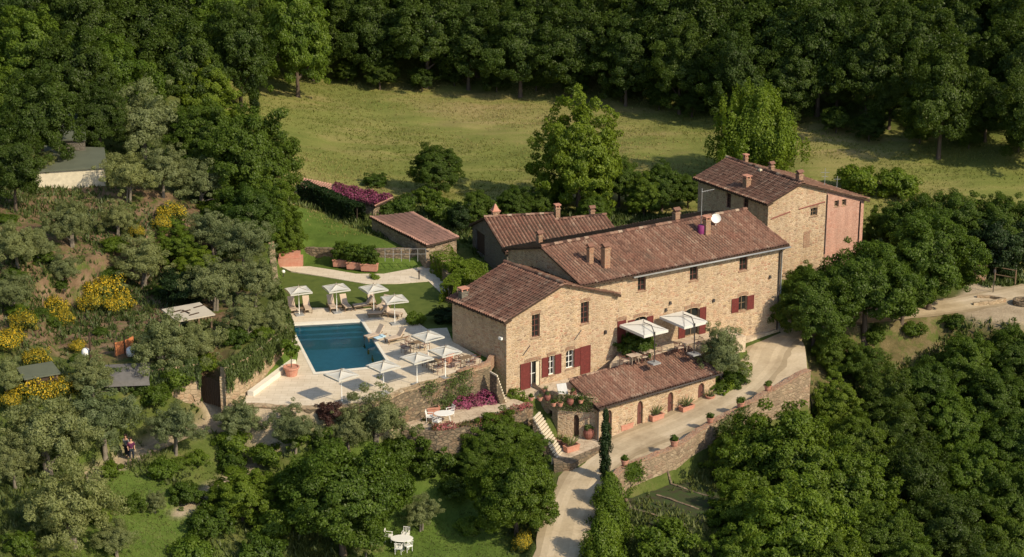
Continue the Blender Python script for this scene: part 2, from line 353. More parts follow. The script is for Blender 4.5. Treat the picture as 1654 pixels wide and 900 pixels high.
# ------------------------------------------------------------------ terrain
def poly_at(pts, z): return [V2(at(x, y, z)) for x, y in pts]
def sdist(X, Y, poly):                                   # signed distance, positive inside
    P = np.array(poly); n = len(P); d = np.full(X.shape, 1e9); ins = np.zeros(X.shape, bool)
    for i in range(n):
        a, b = P[i], P[(i + 1) % n]; e = b - a; L = e @ e
        t = np.clip(((X - a[0]) * e[0] + (Y - a[1]) * e[1]) / L, 0, 1)
        d = np.minimum(d, np.hypot(X - a[0] - t * e[0], Y - a[1] - t * e[1]))
        c = ((a[1] > Y) != (b[1] > Y)) & (X < (b[0] - a[0]) * (Y - a[1]) / (b[1] - a[1] + 1e-12) + a[0]); ins ^= c
    return np.where(ins, d, -d)
def path_dist(X, Y, pts):                                # distance and level along a 3D polyline
    d = np.full(X.shape, 1e9); z = np.zeros(X.shape)
    for a, b in zip(pts[:-1], pts[1:]):
        ex, ey = b[0] - a[0], b[1] - a[1]; L = ex * ex + ey * ey
        t = np.clip(((X - a[0]) * ex + (Y - a[1]) * ey) / L, 0, 1)
        dd = np.hypot(X - a[0] - t * ex, Y - a[1] - t * ey); m = dd < d
        d = np.where(m, dd, d); z = np.where(m, a[2] + t * (b[2] - a[2]), z)
    return d, z
def smooth(pts, n=6):                                    # Catmull-Rom through the points
    P = [Vector(p) for p in pts]; out = []
    for i in range(len(P) - 1):
        a, b, c, d = P[max(0, i - 1)], P[i], P[i + 1], P[min(len(P) - 1, i + 2)]
        for k in range(n):
            t = k / n; out.append(0.5 * ((2 * b) + (c - a) * t + (2 * a - 5 * b + 4 * c - d) * t * t + (3 * b - a - 3 * c + d) * t ** 3))
    out.append(P[-1]); return out
CTL_PX = [(0, 900, -1.5), (110, 890, -3), (200, 820, -3.2), (200, 745, -2.3), (330, 870, -5.5), (300, 760, -3), (420, 760, -4), (540, 880, -8), (650, 885, -8.2), (760, 880, -8.2),
    (640, 760, -6), (500, 720, -3.0), (420, 680, -1.8), (600, 690, -2.5), (700, 700, -4.0), (740, 730, -5.0), (830, 740, -6.0), (870, 830, -7.2), (20, 740, -1.8), (720, 640, -2.6), (800, 640, -2.6),
    (30, 640, 2.2), (120, 610, 2.8), (200, 590, 3.0), (300, 530, 3.2), (400, 520, 3.2), (430, 480, 3.4), (100, 520, 4.2), (0, 500, 5.0), (250, 470, 4.2), (130, 440, 5.5), (0, 400, 8.0), (150, 380, 6.5), (90, 345, 7.2),
    (300, 380, 5.5), (400, 400, 3.5), (250, 300, 8), (400, 300, 5), (470, 380, 1.2), (480, 330, 1.4), (560, 380, 1.3), (640, 390, 1.2), (650, 330, 1.0), (560, 300, 1.2), (750, 400, .6), (760, 340, .6), (900, 320, .5),
    (740, 470, 0), (760, 440, 0), (1000, 330, .3), (1130, 330, 0), (1240, 445, -1.2), (1330, 432, -1.8), (1400, 405, -2), (1450, 350, -1), (1300, 300, 1), (1500, 330, 0), (1640, 330, 0),
    (1265, 470, -1.8), (1300, 560, -3.6), (1340, 605, -5.6), (1400, 560, -5.0), (1500, 545, -4.6), (1600, 530, -4.2), (1654, 560, -6), (1450, 700, -9.5), (1350, 680, -8.0), (1250, 720, -8.2), (1160, 760, -7.3),
    (1250, 850, -11), (1400, 850, -12.5), (1654, 800, -13), (1600, 680, -10), (1080, 810, -7.5), (1030, 830, -7.6), (1110, 885, -9.3), (1000, 880, -8.6), (960, 900, -8.0), (1600, 440, -2.5), (1654, 400, -2.0), (1500, 450, -3.0)]
CTL_W = [(-72, 100, 0), (-45, 108, -1), (0, 100, -12), (40, 100, -16), (90, 110, -18), (90, 150, -12), (75, 190, -4), (-60, 130, 4), (-75, 165, 12), (-60, 195, 13), (-45, 205, 10), (-34, 215, 6.5), (-31, 238, 4.6), (-15, 238, 3.8), (0, 236, 3.4),
    (15, 228, 2.8), (30, 218, 2.6), (45, 212, 2.4), (60, 205, 2.2), (-20, 210, 2), (5, 205, 1.5), (30, 200, 1.2), (-60, 240, 14), (-80, 280, 30), (-30, 270, 12), (0, 265, 10), (30, 255, 10), (60, 240, 9), (90, 230, 9),
    (0, 310, 24), (60, 300, 24), (120, 290, 26), (-60, 320, 34), (0, 400, 52), (150, 400, 56), (-150, 400, 60), (-150, 250, 40), (-140, 120, 14), (150, 150, -8), (0, 600, 90), (300, 600, 95), (-300, 600, 95), (-300, 200, 40), (300, 200, 10), (0, -50, -30), (-300, -100, -20), (300, -100, -20)]
_c = [tuple(at(*p)) for p in CTL_PX] + CTL_W; _C = np.array(_c, dtype=float)
_D = np.hypot(_C[:, None, 0] - _C[None, :, 0], _C[:, None, 1] - _C[None, :, 1])
_n = len(_C); _A = np.zeros((_n + 3, _n + 3)); _A[:_n, :_n] = _D + 0.0 ; _A[:_n, :_n] -= np.eye(_n) * 1.2
_A[:_n, _n] = 1; _A[:_n, _n + 1:] = _C[:, :2] / 100; _A[_n, :_n] = 1; _A[_n + 1:, :_n] = _C[:, :2].T / 100
_W = np.linalg.solve(_A, np.concatenate([_C[:, 2], np.zeros(3)]))
def base_z(X, Y):
    Z = _W[_n] + _W[_n + 1] * X / 100 + _W[_n + 2] * Y / 100
    for i in range(_n): Z = Z + _W[i] * np.hypot(X - _C[i, 0], Y - _C[i, 1])
    Z = Z + 0.85 * np.maximum(0, Y - 325) + 0.8 * np.maximum(0, np.abs(X) - 130) * (Y > 0)  # unseen ground behind the wood raised steeply to block sky reflected in the pool
    return Z + 0.12 * np.sin(X * 0.9 + 1.3 * np.sin(Y * 0.5)) * np.sin(Y * 0.7 + X * 0.21)

# --- buildings' main corners (metres), used by the terrain too
def dirv(a): return Vector((math.cos(R(a)), math.sin(R(a)), 0))
T1 = -2.45
FH = dict(o=Vector((-0.44, 147.17, 0)), u=36.0, v=129.5, L=10.75, W=6.9)
MH = dict(o=Vector((5.6, 151.95, 0)), u=31.7, v=122.5, L=20.6, W=11.0)
OB = dict(o=Vector((6.75, 144.95, 0)), u=37.2, v=118.0, L=12.4, W=4.1)
FA = dict(o=Vector((23.1, 172.9, 0)), u=33.0, v=123.0, L=11.6, W=10.2)
def corners(B):
    o, u, v = B['o'], dirv(B['u']), dirv(B['v']); return [V2(o), V2(o + u * B['L']), V2(o + u * B['L'] + v * B['W']), V2(o + v * B['W'])]
POOL = [V2(at(*p, 0)) for p in ((470, 525), (510, 602), (628, 590), (583, 519))]
fhc = corners(FH); mhc = corners(MH); obc = corners(OB)
fr_wall_r = V2(at(789, 592, 0)); fr_wall_l = V2(at(655, 632, 0))
DECK = [V2(at(448, 497, 0)), V2(at(464, 545, 0)), V2(at(466, 583, 0)), V2(at(400, 634, 0)), V2(at(392, 655, 0)), V2(at(500, 660, 0)), V2(at(600, 654, 0)), fr_wall_l, fr_wall_r, V2(at(766, 572, 0)), V2(at(731, 552, 0)), V2(at(722, 530, 0)), V2(at(690, 532, 0)), V2(at(660, 512, 0)), V2(at(652, 499, 0))]
TERR = [V2(at(436, 424, 0)), V2(at(440, 520, 0)), V2(at(466, 583, 0)), V2(at(400, 634, 0)), V2(at(385, 668, 0)), V2(at(500, 668, 0)), V2(at(600, 660, 0)), fr_wall_l, fr_wall_r, (-0.3, 149.5), (-4.0, 153.0), (-2.5, 168), V2(at(700, 428, 0)), V2(at(600, 428, 0)), V2(at(500, 418, 0))]
# upper left terrace (olive grove level) with its retaining wall towards the deck and the lower path
TLW = [(-34.5, 139.8), V2(at(190, 700, -2.0)), V2(at(325, 668, -1.4))]
TLW2 = [V2(at(362, 655, -0.3)), V2(at(397, 636, 0)), V2(at(467, 581, 0)), V2(at(448, 520, 0)), V2(at(440, 440, 0))]
TLEFT = TLW + [V2(at(338, 625, 0.0))] + TLW2 + [(-24, 176), (-30, 165), (-38, 150)]
ROAD = smooth([at(880, 1010, -8.6), at(893, 950, -8.0), at(905, 900, -7.4), at(925, 820, -6.7), at(957, 757, -5.9), at(1010, 719, -5.4), at(1098, 682, -4.95), at(1180, 638, -4.2), at(1228, 592, -3.3), at(1243, 562, -2.8), at(1275, 535, -2.75), at(1340, 517, -2.8), at(1440, 505, -3.0), at(1540, 493, -3.0), at(1610, 480, -3.0), at(1700, 465, -3.0), at(1800, 470, -3.0)], 6)
ROADW = 1.95
LOOP = [V2(at(*p, -3.0)) for p in ((1560, 468), (1580, 450), (1620, 462), (1700, 480), (1760, 520), (1640, 520), (1575, 512), (1540, 500))]
PATH_L = smooth([at(150, 770, -2.6), at(215, 738, -2.3), at(300, 700, -2.0), at(340, 690, -1.9), at(352, 668, -1.2), at(345, 648, -0.6)], 5)
PATH_M = smooth([at(345, 690, -1.9), at(400, 700, -2.0), at(470, 705, -2.2), at(560, 700, -2.4), at(640, 690, -2.6), at(700, 672, -2.6), at(790, 650, -2.5)], 5)
PATH_G = smooth([at(565, 705, -2.5), at(440, 740, -3.8), at(340, 790, -4.2), at(290, 830, -4.4)], 4)
PATIO = [V2(fhc[0]), (2.2, 148.0), (5.5, 148.6), V2(Vector(obc[3] + (0,))), V2(Vector(obc[2] + (0,)) + dirv(37) * 0.1), V2(at(1170, 560, T1)), V2(at(1215, 547, T1)), mhc[1], (8.3, 153.6)]
PATIO[0] = (fhc[0][0] - 0.2, fhc[0][1] - 0.1)
FORE = [V2(at(890, 744, -5.6)), V2(at(925, 746, -5.6)), V2(at(990, 715, -5.4)), (9.0, 144.6), (17.9, 150.9), (17.3, 152.2), obc[1], obc[0], (6.8, 145.3), (3.6, 146.0)]
_wp = [V2(at(*p)) for p in ((1009, 753, -4.95), (1089, 722, -4.65), (1147, 684, -4.35), (1196, 660, -4.0), (1240, 632, -3.5), (1289, 606, -2.9), (1306, 597, -2.75))]
APRON = _wp + [V2(at(1300, 560, -2.8)), V2(at(1285, 530, -2.8)), V2(at(1243, 562, -2.8)), V2(at(1228, 592, -3.3)), V2(at(1180, 638, -4.2)), V2(at(1098, 682, -4.95)), V2(at(1010, 719, -5.4)), V2(at(985, 742, -5.6))]
def road_z(x, y): d, z = path_dist(np.array([x]), np.array([y]), ROAD); return float(z[0])
TU = -1.35
UP = [(8.9, 154.0), V2(MH['o'] + dirv(31.7) * 15.0), V2(MH['o'] + dirv(31.7) * 15.0 - dirv(122.5) * 2.4), V2(at(1166, 553, TU)), (obc[2][0] - .1, obc[2][1] + .3), V2(at(985, 588, TU))]
GARD = [V2(at(*p, -7.4)) for p in ((1000, 800), (1010, 780), (1072, 762), (1170, 796), (1120, 862), (1012, 838))]
def clampw(d, a, b): return np.clip((d - a) / (b - a), 0, 1)
def ground_z(X, Y):
    X = np.asarray(X, float); Y = np.asarray(Y, float); Z = base_z(X, Y)
    def flat(poly, z, a=0.1, b=0.7):
        nonlocal Z
        w = clampw(sdist(X, Y, poly), a, b); Z = Z * (1 - w) + z * w
    flat(TLEFT, 2.9, 0.1, 0.8)
    for pth, wd in ((PATH_L, 0.9), (PATH_M, 0.8), (PATH_G, 0.6)):
        d, z = path_dist(X, Y, pth); w = 1 - clampw(d, wd, wd + 1.0); Z = Z * (1 - w) + z * w
    flat(TERR, -0.06)
    flat(LOOP, -3.05, -2.0, 0.0); flat(GARD, -7.44, -1.2, 0.0)
    d, z = path_dist(X, Y, ROAD); w = 1 - clampw(d, ROADW + 0.2, ROADW + 0.85); Z = Z * (1 - w) + (z - 0.06) * w
    d, z = path_dist(X, Y, [(3.6, 145.5, -5.75), (6.8, 144.9, -5.65), (17.5, 152.3, -4.7), (20, 156, -3.4)]); w = clampw(sdist(X, Y, FORE), -0.6, 0.1); Z = Z * (1 - w) + (z - 0.1) * w
    d, z = path_dist(X, Y, ROAD); w = clampw(sdist(X, Y, APRON), -0.5, 0.0); Z = Z * (1 - w) + (z - 0.09) * w
    flat(PATIO, T1 - 0.08, -0.4, 0.4); flat(UP, TU - .08, -.1, .3)
    flat([V2(Vector(p + (0,))) for p in POOL], -2.1, -0.35, -0.1)
    return Z
def gz(x, y): return float(ground_z(np.array([x]), np.array([y]))[0])
def axis(dense0, dense1, step, lo, hi):
    a = list(np.arange(dense0, dense1 + 1e-6, step)); s = step; x = dense1
    while x < hi: s *= 1.22; x += s; a.append(x)
    s = step; x = dense0
    while x > lo: s *= 1.22; x -= s; a.insert(0, x)
    return np.array(a)
gx = axis(-62, 62, 0.45, -600, 600); gy = axis(118, 242, 0.45, -150, 800)
GX, GY = np.meshgrid(gx, gy); GZ = ground_z(GX, GY)
nx, ny = len(gx), len(gy)
idx = np.arange(nx * ny).reshape(ny, nx)
Fg = np.stack([idx[:-1, :-1].ravel(), idx[:-1, 1:].ravel(), idx[1:, 1:].ravel(), idx[1:, :-1].ravel()], 1)
ground = np_mesh('ground', np.stack([GX.ravel(), GY.ravel(), GZ.ravel()], 1), Fg, M['ground'], smooth=True)
tag(ground, kind='structure')
MEAD = [(-33, 196), (-26, 186), (-16, 178), (-6, 180), (2, 184), (14, 186), (24, 187), (34, 184), (52, 178), (75, 176), (90, 200), (60, 208), (42, 214), (24, 226), (8, 238), (-12, 242), (-36, 243), (-33, 225)]
LAWNP = [V2(at(*p, -8)) for p in ((560, 840), (740, 800), (800, 850), (830, 910), (560, 920))]
zone = np.zeros((nx * ny, 4), np.float32); xf, yf = GX.ravel(), GY.ravel()
zone[:, 0] = clampw(sdist(xf, yf, MEAD), -1.5, 1.0)
lw = np.maximum(clampw(sdist(xf, yf, TERR), -0.5, 0.2), clampw(sdist(xf, yf, LAWNP), -2, 0.5))
UPL = [V2(at(*p, 1.2)) for p in ((475, 350), (500, 345), (590, 375), (700, 420), (500, 425), (450, 400))]
lw = np.maximum(lw, clampw(sdist(xf, yf, UPL), -0.5, 0.3))
BL = [V2(at(*p, -3)) for p in ((150, 770), (290, 780), (420, 900), (130, 930))]
zone[:, 1] = np.maximum(lw, clampw(sdist(xf, yf, BL), -2.5, 0.5) * 0.8)
HILL = [(-36, 141), (-22, 141), (-22, 158), (-27, 172), (-50, 176), (-60, 140)]
RSL = [V2(at(*p, -4.5)) for p in ((1300, 590), (1420, 520), (1560, 505), (1654, 525), (1654, 545), (1450, 600), (1330, 640))]
zone[:, 2] = np.maximum(clampw(sdist(xf, yf, HILL), -2, 1) * 1.0, clampw(sdist(xf, yf, RSL), -2, 0.5) * .6)
sw = clampw(sdist(xf, yf, LOOP), -0.6, 0.2)
for pth, wd in ((PATH_L, 0.9), (PATH_M, 0.7), (PATH_G, 0.45)): 
    d, z = path_dist(xf, yf, pth); sw = np.maximum(sw, 1 - clampw(d, wd - 0.2, wd + 0.4))
zone[:, 3] = sw
za = ground.data.attributes.new('zone', 'FLOAT_COLOR', 'POINT'); za.data.foreach_set('color', zone.ravel())

def place_on(px, py, hc=0.0):
    """world point seen at a bearing whose height above the ground is hc"""
    d = ray(px, py); ts = np.linspace(95, 520, 2200); L = d.length
    X = d.x * ts; Y = d.y * ts; Z = CAM_H + d.z * ts
    m = (Y > 100) & (Y < 420)
    h = Z - ground_z(X, Y) - hc
    k = np.where((h < 0) & m)[0]
    i = k[0] if len(k) else len(ts) - 1
    return Vector((X[i], Y[i], Z[i]))

# ------------------------------------------------------------------ sheets: deck, lawn, paths, patio, road
def sheet(name, outer, holes, z, thick, mat):
    loops = [[Vector((p[0], p[1], 0)) for p in outer]] + [[Vector((p[0], p[1], 0)) for p in h] for h in holes]
    flatp = [p for l in loops for p in l]; tr = tessellate_polygon(loops); mb = MB()
    zz = z if callable(z) else (lambda x, y: z); n = len(flatp)
    vs = [(p.x, p.y, zz(p.x, p.y)) for p in flatp] + [(p.x, p.y, zz(p.x, p.y) - thick) for p in flatp]
    fs = []
    for t in tr:
        a, b, c = [flatp[i] for i in t]
        up = (b - a).cross(c - a).z > 0
        fs.append(tuple(t) if up else tuple(reversed(t)))
    o = 0
    for l in loops:
        for i in range(len(l)): j = (i + 1) % len(l); fs.append((o + i, o + j, n + o + j, n + o + i))
        o += len(l)
    mb.add(vs, fs); ob = mb.build(name, mat); return tag(ob, kind='structure')
cP = Vector((sum(p[0] for p in POOL) / 4, sum(p[1] for p in POOL) / 4, 0))
def grow(poly, d, c=None):
    c = c or Vector((sum(p[0] for p in poly) / len(poly), sum(p[1] for p in poly) / len(poly), 0)); out = []
    for p in poly:
        v = Vector((p[0], p[1], 0)) - c; out.append(V2(c + v * ((v.length + d) / v.length)))
    return out
COP = grow(POOL, 0.55)
sheet('pool_deck', DECK, [COP], 0.03, 0.5, M['deck'])
sheet('lawn', [V2(at(*p, 0)) for p in ((442, 432), (470, 440), (520, 447), (590, 459), (640, 459), (692, 455), (716, 478), (735, 500), (745, 540), (690, 530), (660, 512), (652, 497), (448, 495))], [], 0.0, 0.3, None or m_plain('mown_lawn', (.105, .130, .030), 0.95, 0.1, scale=1.2, c2=(.070, .095, .022), bump=0.8))
sheet('garden_path', smooth_poly := [V2(at(*p, 0)) for p in ((452, 431), (500, 431), (540, 437), (575, 443), (620, 443), (690, 430), (703, 440), (728, 473), (716, 477), (692, 455), (640, 459), (590, 459), (520, 447), (470, 439))], [], 0.05, 0.3, M['deck'])
M['coping'] = m_plain('white_stone_coping', (.72, .66, .54), 0.7, 0.3, 0.1, 2)
pool = thing('swimming_pool', 'rectangular swimming pool of dark teal water set in the pale stone deck', 'pool', (cP.x, cP.y, 0))
mb = MB(); h = POOL; c_ = COP
for i in range(4):
    j = (i + 1) % 4; a, b, c, d = h[i], h[j], c_[j], c_[i]
    mb.add([(a[0], a[1], .045), (b[0], b[1], .045), (c[0], c[1], .045), (d[0], d[1], .045), (a[0], a[1], -.25), (b[0], b[1], -.25)], [(0, 1, 2, 3), (0, 4, 5, 1)])
mb.build('coping', M['coping'], pool)
mb = MB(); dz = [-0.9, -1.7, -1.7, -0.9]
mb.add([(p[0], p[1], -.2) for p in h] + [(p[0], p[1], -1.8) for p in h], [(0, 1, 5, 4), (1, 2, 6, 5), (2, 3, 7, 6), (3, 0, 4, 7), (7, 6, 5, 4)])
mb.build('basin', M['water_basin'], pool)
mb = MB(); mb.add([(p[0], p[1], -.10) for p in h], [(0, 1, 2, 3)]); w_ = mb.build('water', M['water'], pool)
mb = MB(); e = Vector(h[0] + (0,)); f = Vector(h[3] + (0,)); s_ = Vector(h[1] + (0,)) - e; s_.normalize()
for k in range(3):
    a = e + s_ * 0.0; b = f
    mb.prism([V2(a), V2(a + s_ * (1.4 - .4 * k)), V2(b + s_ * (1.4 - .4 * k)), V2(b)], -1.8, -0.95 + 0.28 * k)
mb.build('steps', M['water_basin'], pool)
sheet('patio', PATIO, [], T1, 3.5, M['patio']); sheet('upper_patio', UP, [], TU, 1.4, M['patio'])
sheet('garden_soil', GARD, [], -7.38, .2, m_plain('planted_soil', (.055, .045, .028), 0.95, 0.1, scale=1.5, c2=(.045, .075, .02), bump=.8))
def forez(x, y):
    d, z = path_dist(np.array([x]), np.array([y]), [(3.6, 145.5, -5.55), (6.8, 144.9, -5.5), (17.5, 152.3, -4.6)]); return float(z[0])
sheet('forecourt_paving', FORE, [], forez, 0.6, M['patio'])
def subdiv(poly, st=.8):
    out = []
    for a, b in zip(poly, poly[1:] + poly[:1]):
        k = max(1, int(math.hypot(b[0] - a[0], b[1] - a[1]) / st))
        out += [(a[0] + (b[0] - a[0]) * i / k, a[1] + (b[1] - a[1]) * i / k) for i in range(k)]
    return out
sheet('driveway_verge', subdiv(APRON), [], lambda x, y: road_z(x, y) - .05, .3, M['road'])
def ribbon(name, pts, hw, mat, lift=0.0):
    V = []; F = []; T = []; K = 9
    for i, p in enumerate(pts):
        a = Vector(pts[max(0, i - 1)]); b = Vector(pts[min(len(pts) - 1, i + 1)]); d = (b - a); d.z = 0; d.normalize(); nrm = Vector((-d.y, d.x, 0))
        for k in range(K):
            s = (k / (K - 1) * 2 - 1); jit = 0.12 * math.sin(i * 1.7 + k) if k in (0, K - 1) else 0
            q = Vector(p) + nrm * (s * (hw + jit)); V.append((q.x, q.y, p[2] + lift - 0.03 * abs(s) + (0.015 if k in (2, 6) else 0) * -1))
    n = K
    for i in range(len(pts) - 1):
        for k in range(K - 1): F.append((i * n + k, i * n + k + 1, (i + 1) * n + k + 1, (i + 1) * n + k)); T.append(abs((k + .5) / (K - 1) * 2 - 1))
    o = np_mesh(name, V, F, mat, T, smooth=True); return tag(o, kind='structure')
ribbon('driveway', ROAD, ROADW, M['road'], 0.0)

# ------------------------------------------------------------------ building kit
class Facade:
    """a vertical wall plane: origin, heading, outward normal to its right"""
    def __init__(s, o, ang): s.o = Vector((o[0], o[1], 0)); s.u = dirv(ang); s.n = dirv(ang - 90); s.ang = ang
    def p(s, a, z, off=0.0): q = s.o + s.u * a + s.n * off; return Vector((q.x, q.y, z))
    def hit(s, px, py):
        d = ray(px, py); t = s.o.dot(s.n) / d.dot(s.n); q = d * t; return ((q - s.o).dot(s.u), CAM_H + q.z)
    def rect(s, x0, y0, x1, y1):
        a = s.hit(x0, y1); b = s.hit(x1, y1); c = s.hit((x0 + x1) / 2, y0); d = s.hit((x0 + x1) / 2, y1); return a[0], b[0], d[1], c[1]
def wall(mb, F, L, z0, top, ops=(), depth=0.28, start=0.0):
    """ops: (s0,s1,z0,z1,arch_rise); top: [(s,z),...]"""
    S = {start, L} | {t[0] for t in top if start < t[0] < L}
    for o in ops: S |= {o[0], o[1]}
    S = sorted(S)
    def tz(s):
        for (a, za), (b, zb) in zip(top[:-1], top[1:]):
            if a - 1e-6 <= s <= b + 1e-6: return za + (zb - za) * (s - a) / (b - a)
        return top[-1][1] if s > top[-1][0] else top[0][1]
    for a, b in zip(S[:-1], S[1:]):
        m = (a + b) / 2; cur = z0
        for o in sorted([o for o in ops if o[0] - 1e-6 < m < o[1] + 1e-6], key=lambda o: o[2]):
            if o[2] > cur: mb.quad(F.p(a, cur), F.p(b, cur), F.p(b, o[2]), F.p(a, o[2]))
            cur = o[3]
        mb.quad(F.p(a, cur), F.p(b, cur), F.p(b, tz(b)), F.p(a, tz(a)))
    for o in ops:
        a, b, c, d, ar = (tuple(o) + (0,))[:5]
        mb.quad(F.p(a, c), F.p(a, c, -depth), F.p(a, d, -depth), F.p(a, d)); mb.quad(F.p(b, c, -depth), F.p(b, c), F.p(b, d), F.p(b, d, -depth))
        mb.quad(F.p(a, c, -depth), F.p(a, c), F.p(b, c), F.p(b, c, -depth))
        if ar <= 0: mb.quad(F.p(a, d), F.p(a, d, -depth), F.p(b, d, -depth), F.p(b, d))
        else:
            n = 8; arc = [(a + (b - a) * i / n, d - ar + ar * math.sqrt(max(0, 1 - (2 * i / n - 1) ** 2))) for i in range(n + 1)]
            for (s0, q0), (s1, q1) in zip(arc[:-1], arc[1:]):
                mb.quad(F.p(s0, q0), F.p(s1, q1), F.p(s1, d), F.p(s0, d)); mb.quad(F.p(s0, q0), F.p(s0, q0, -depth), F.p(s1, q1, -depth), F.p(s1, q1))
def fbox(mb, F, s0, s1, z0, z1, o0, o1, tint=0.5):
    P = [F.p(s0, z0, o1), F.p(s1, z0, o1), F.p(s1, z0, o0), F.p(s0, z0, o0), F.p(s0, z1, o1), F.p(s1, z1, o1), F.p(s1, z1, o0), F.p(s0, z1, o0)]
    mb.add(P, [(3, 2, 1, 0), (4, 5, 6, 7), (0, 1, 5, 4), (1, 2, 6, 5), (2, 3, 7, 6), (3, 0, 4, 7)], tint)
def window(parent, F, op, frame_mat, grid=(2, 3), name='window', sill=True, arch=True, inset=0.17):
    a, b, c, d = op[:4]; mb = MB(); w = 0.07
    fbox(mb, F, a, a + w, c, d, -inset - .06, -inset); fbox(mb, F, b - w, b, c, d, -inset - .06, -inset)
    fbox(mb, F, a, b, d - w, d, -inset - .058, -inset + .002); fbox(mb, F, a, b, c, c + w, -inset - .058, -inset + .002)
    for i in range(1, grid[0]): x = a + (b - a) * i / grid[0]; fbox(mb, F, x - .03, x + .03, c + w, d - w, -inset - .05, -inset - .005)
    for i in range(1, grid[1]): z = c + (d - c) * i / grid[1]; fbox(mb, F, a + w, b - w, z - .02, z + .02, -inset - .045, -inset - .01)
    w_ = mb.build(name, frame_mat, parent)
    mb = MB(); mb.quad(F.p(a, c, -inset - .055), F.p(b, c, -inset - .055), F.p(b, d, -inset - .055), F.p(a, d, -inset - .055)); mb.build('pane', M['glass'], w_)
    if sill:
        mb = MB(); fbox(mb, F, a - .1, b + .1, c - .07, c - .002, -.2, .07); mb.build('sill', M['brick'], w_)
    if arch: lintel(w_, F, a, b, d, arch)
    return w_
def lintel(parent, F, a, b, d, arch=True, rise=0.14):
    mb = MB(); n = 7
    for i in range(n):
        s0 = a - .12 + (b - a + .24) * i / n; s1 = a - .12 + (b - a + .24) * (i + 1) / n; k = (2 * (i + .5) / n - 1) ** 2
        z = d + rise * (1 - k) * 0.6
        P = [F.p(s0 + .01, z - 0.0, .03), F.p(s1 - .01, z - 0.0, .03), F.p(s1 - .01, z + .26, .03), F.p(s0 + .01, z + .26, .03)]
        mb.quad(*P); Q = [F.p(s0 + .01, z, -.02), F.p(s1 - .01, z, -.02)]; mb.quad(Q[0], Q[1], P[1], P[0])
        mb.quad(P[3], P[2], F.p(s1 - .01, z + .26, -.02), F.p(s0 + .01, z + .26, -.02))
    return mb.build('lintel', M['brick'], parent)
def shutter(parent, F, s0, s1, z0, z1, mat=None, off=0.05, slats=True, name='shutter'):
    mb = MB(); fbox(mb, F, s0, s1, z0, z1, off - .035, off)
    w = 0.06
    for a, b in ((s0, s0 + w), (s1 - w, s1)): fbox(mb, F, a, b, z0, z1, off + .001, off + .022)
    for a, b in ((z0, z0 + .1), (z1 - .1, z1), ((z0 + z1) / 2 - .05, (z0 + z1) / 2 + .05)): fbox(mb, F, s0 + w, s1 - w, a, b, off + .001, off + .020)
    if slats:
        z = z0 + .14
        while z < z1 - .14: fbox(mb, F, s0 + w, s1 - w, z, z + .03, off + .001, off + .014); z += .09
    return mb.build(name, mat or M['shutter'], parent)
def door(parent, F, op, mat, planks=4, inset=0.2, name='door'):
    a, b, c, d = op[:4]; mb = MB(); fbox(mb, F, a, b, c, d, -inset - .05, -inset)
    for i in range(planks): x = a + (b - a) * i / planks; fbox(mb, F, x + .01, x + (b - a) / planks - .01, c + .02, d - .02, -inset + .001, -inset + .02)
    o = mb.build(name, mat, parent); mb = MB(); mb.box(F.p(b - .14, (c + d) / 2 - .1, -inset + .05), (.05, .05, .12), R(F.ang)); mb.build('handle', M['metal'], o); return o

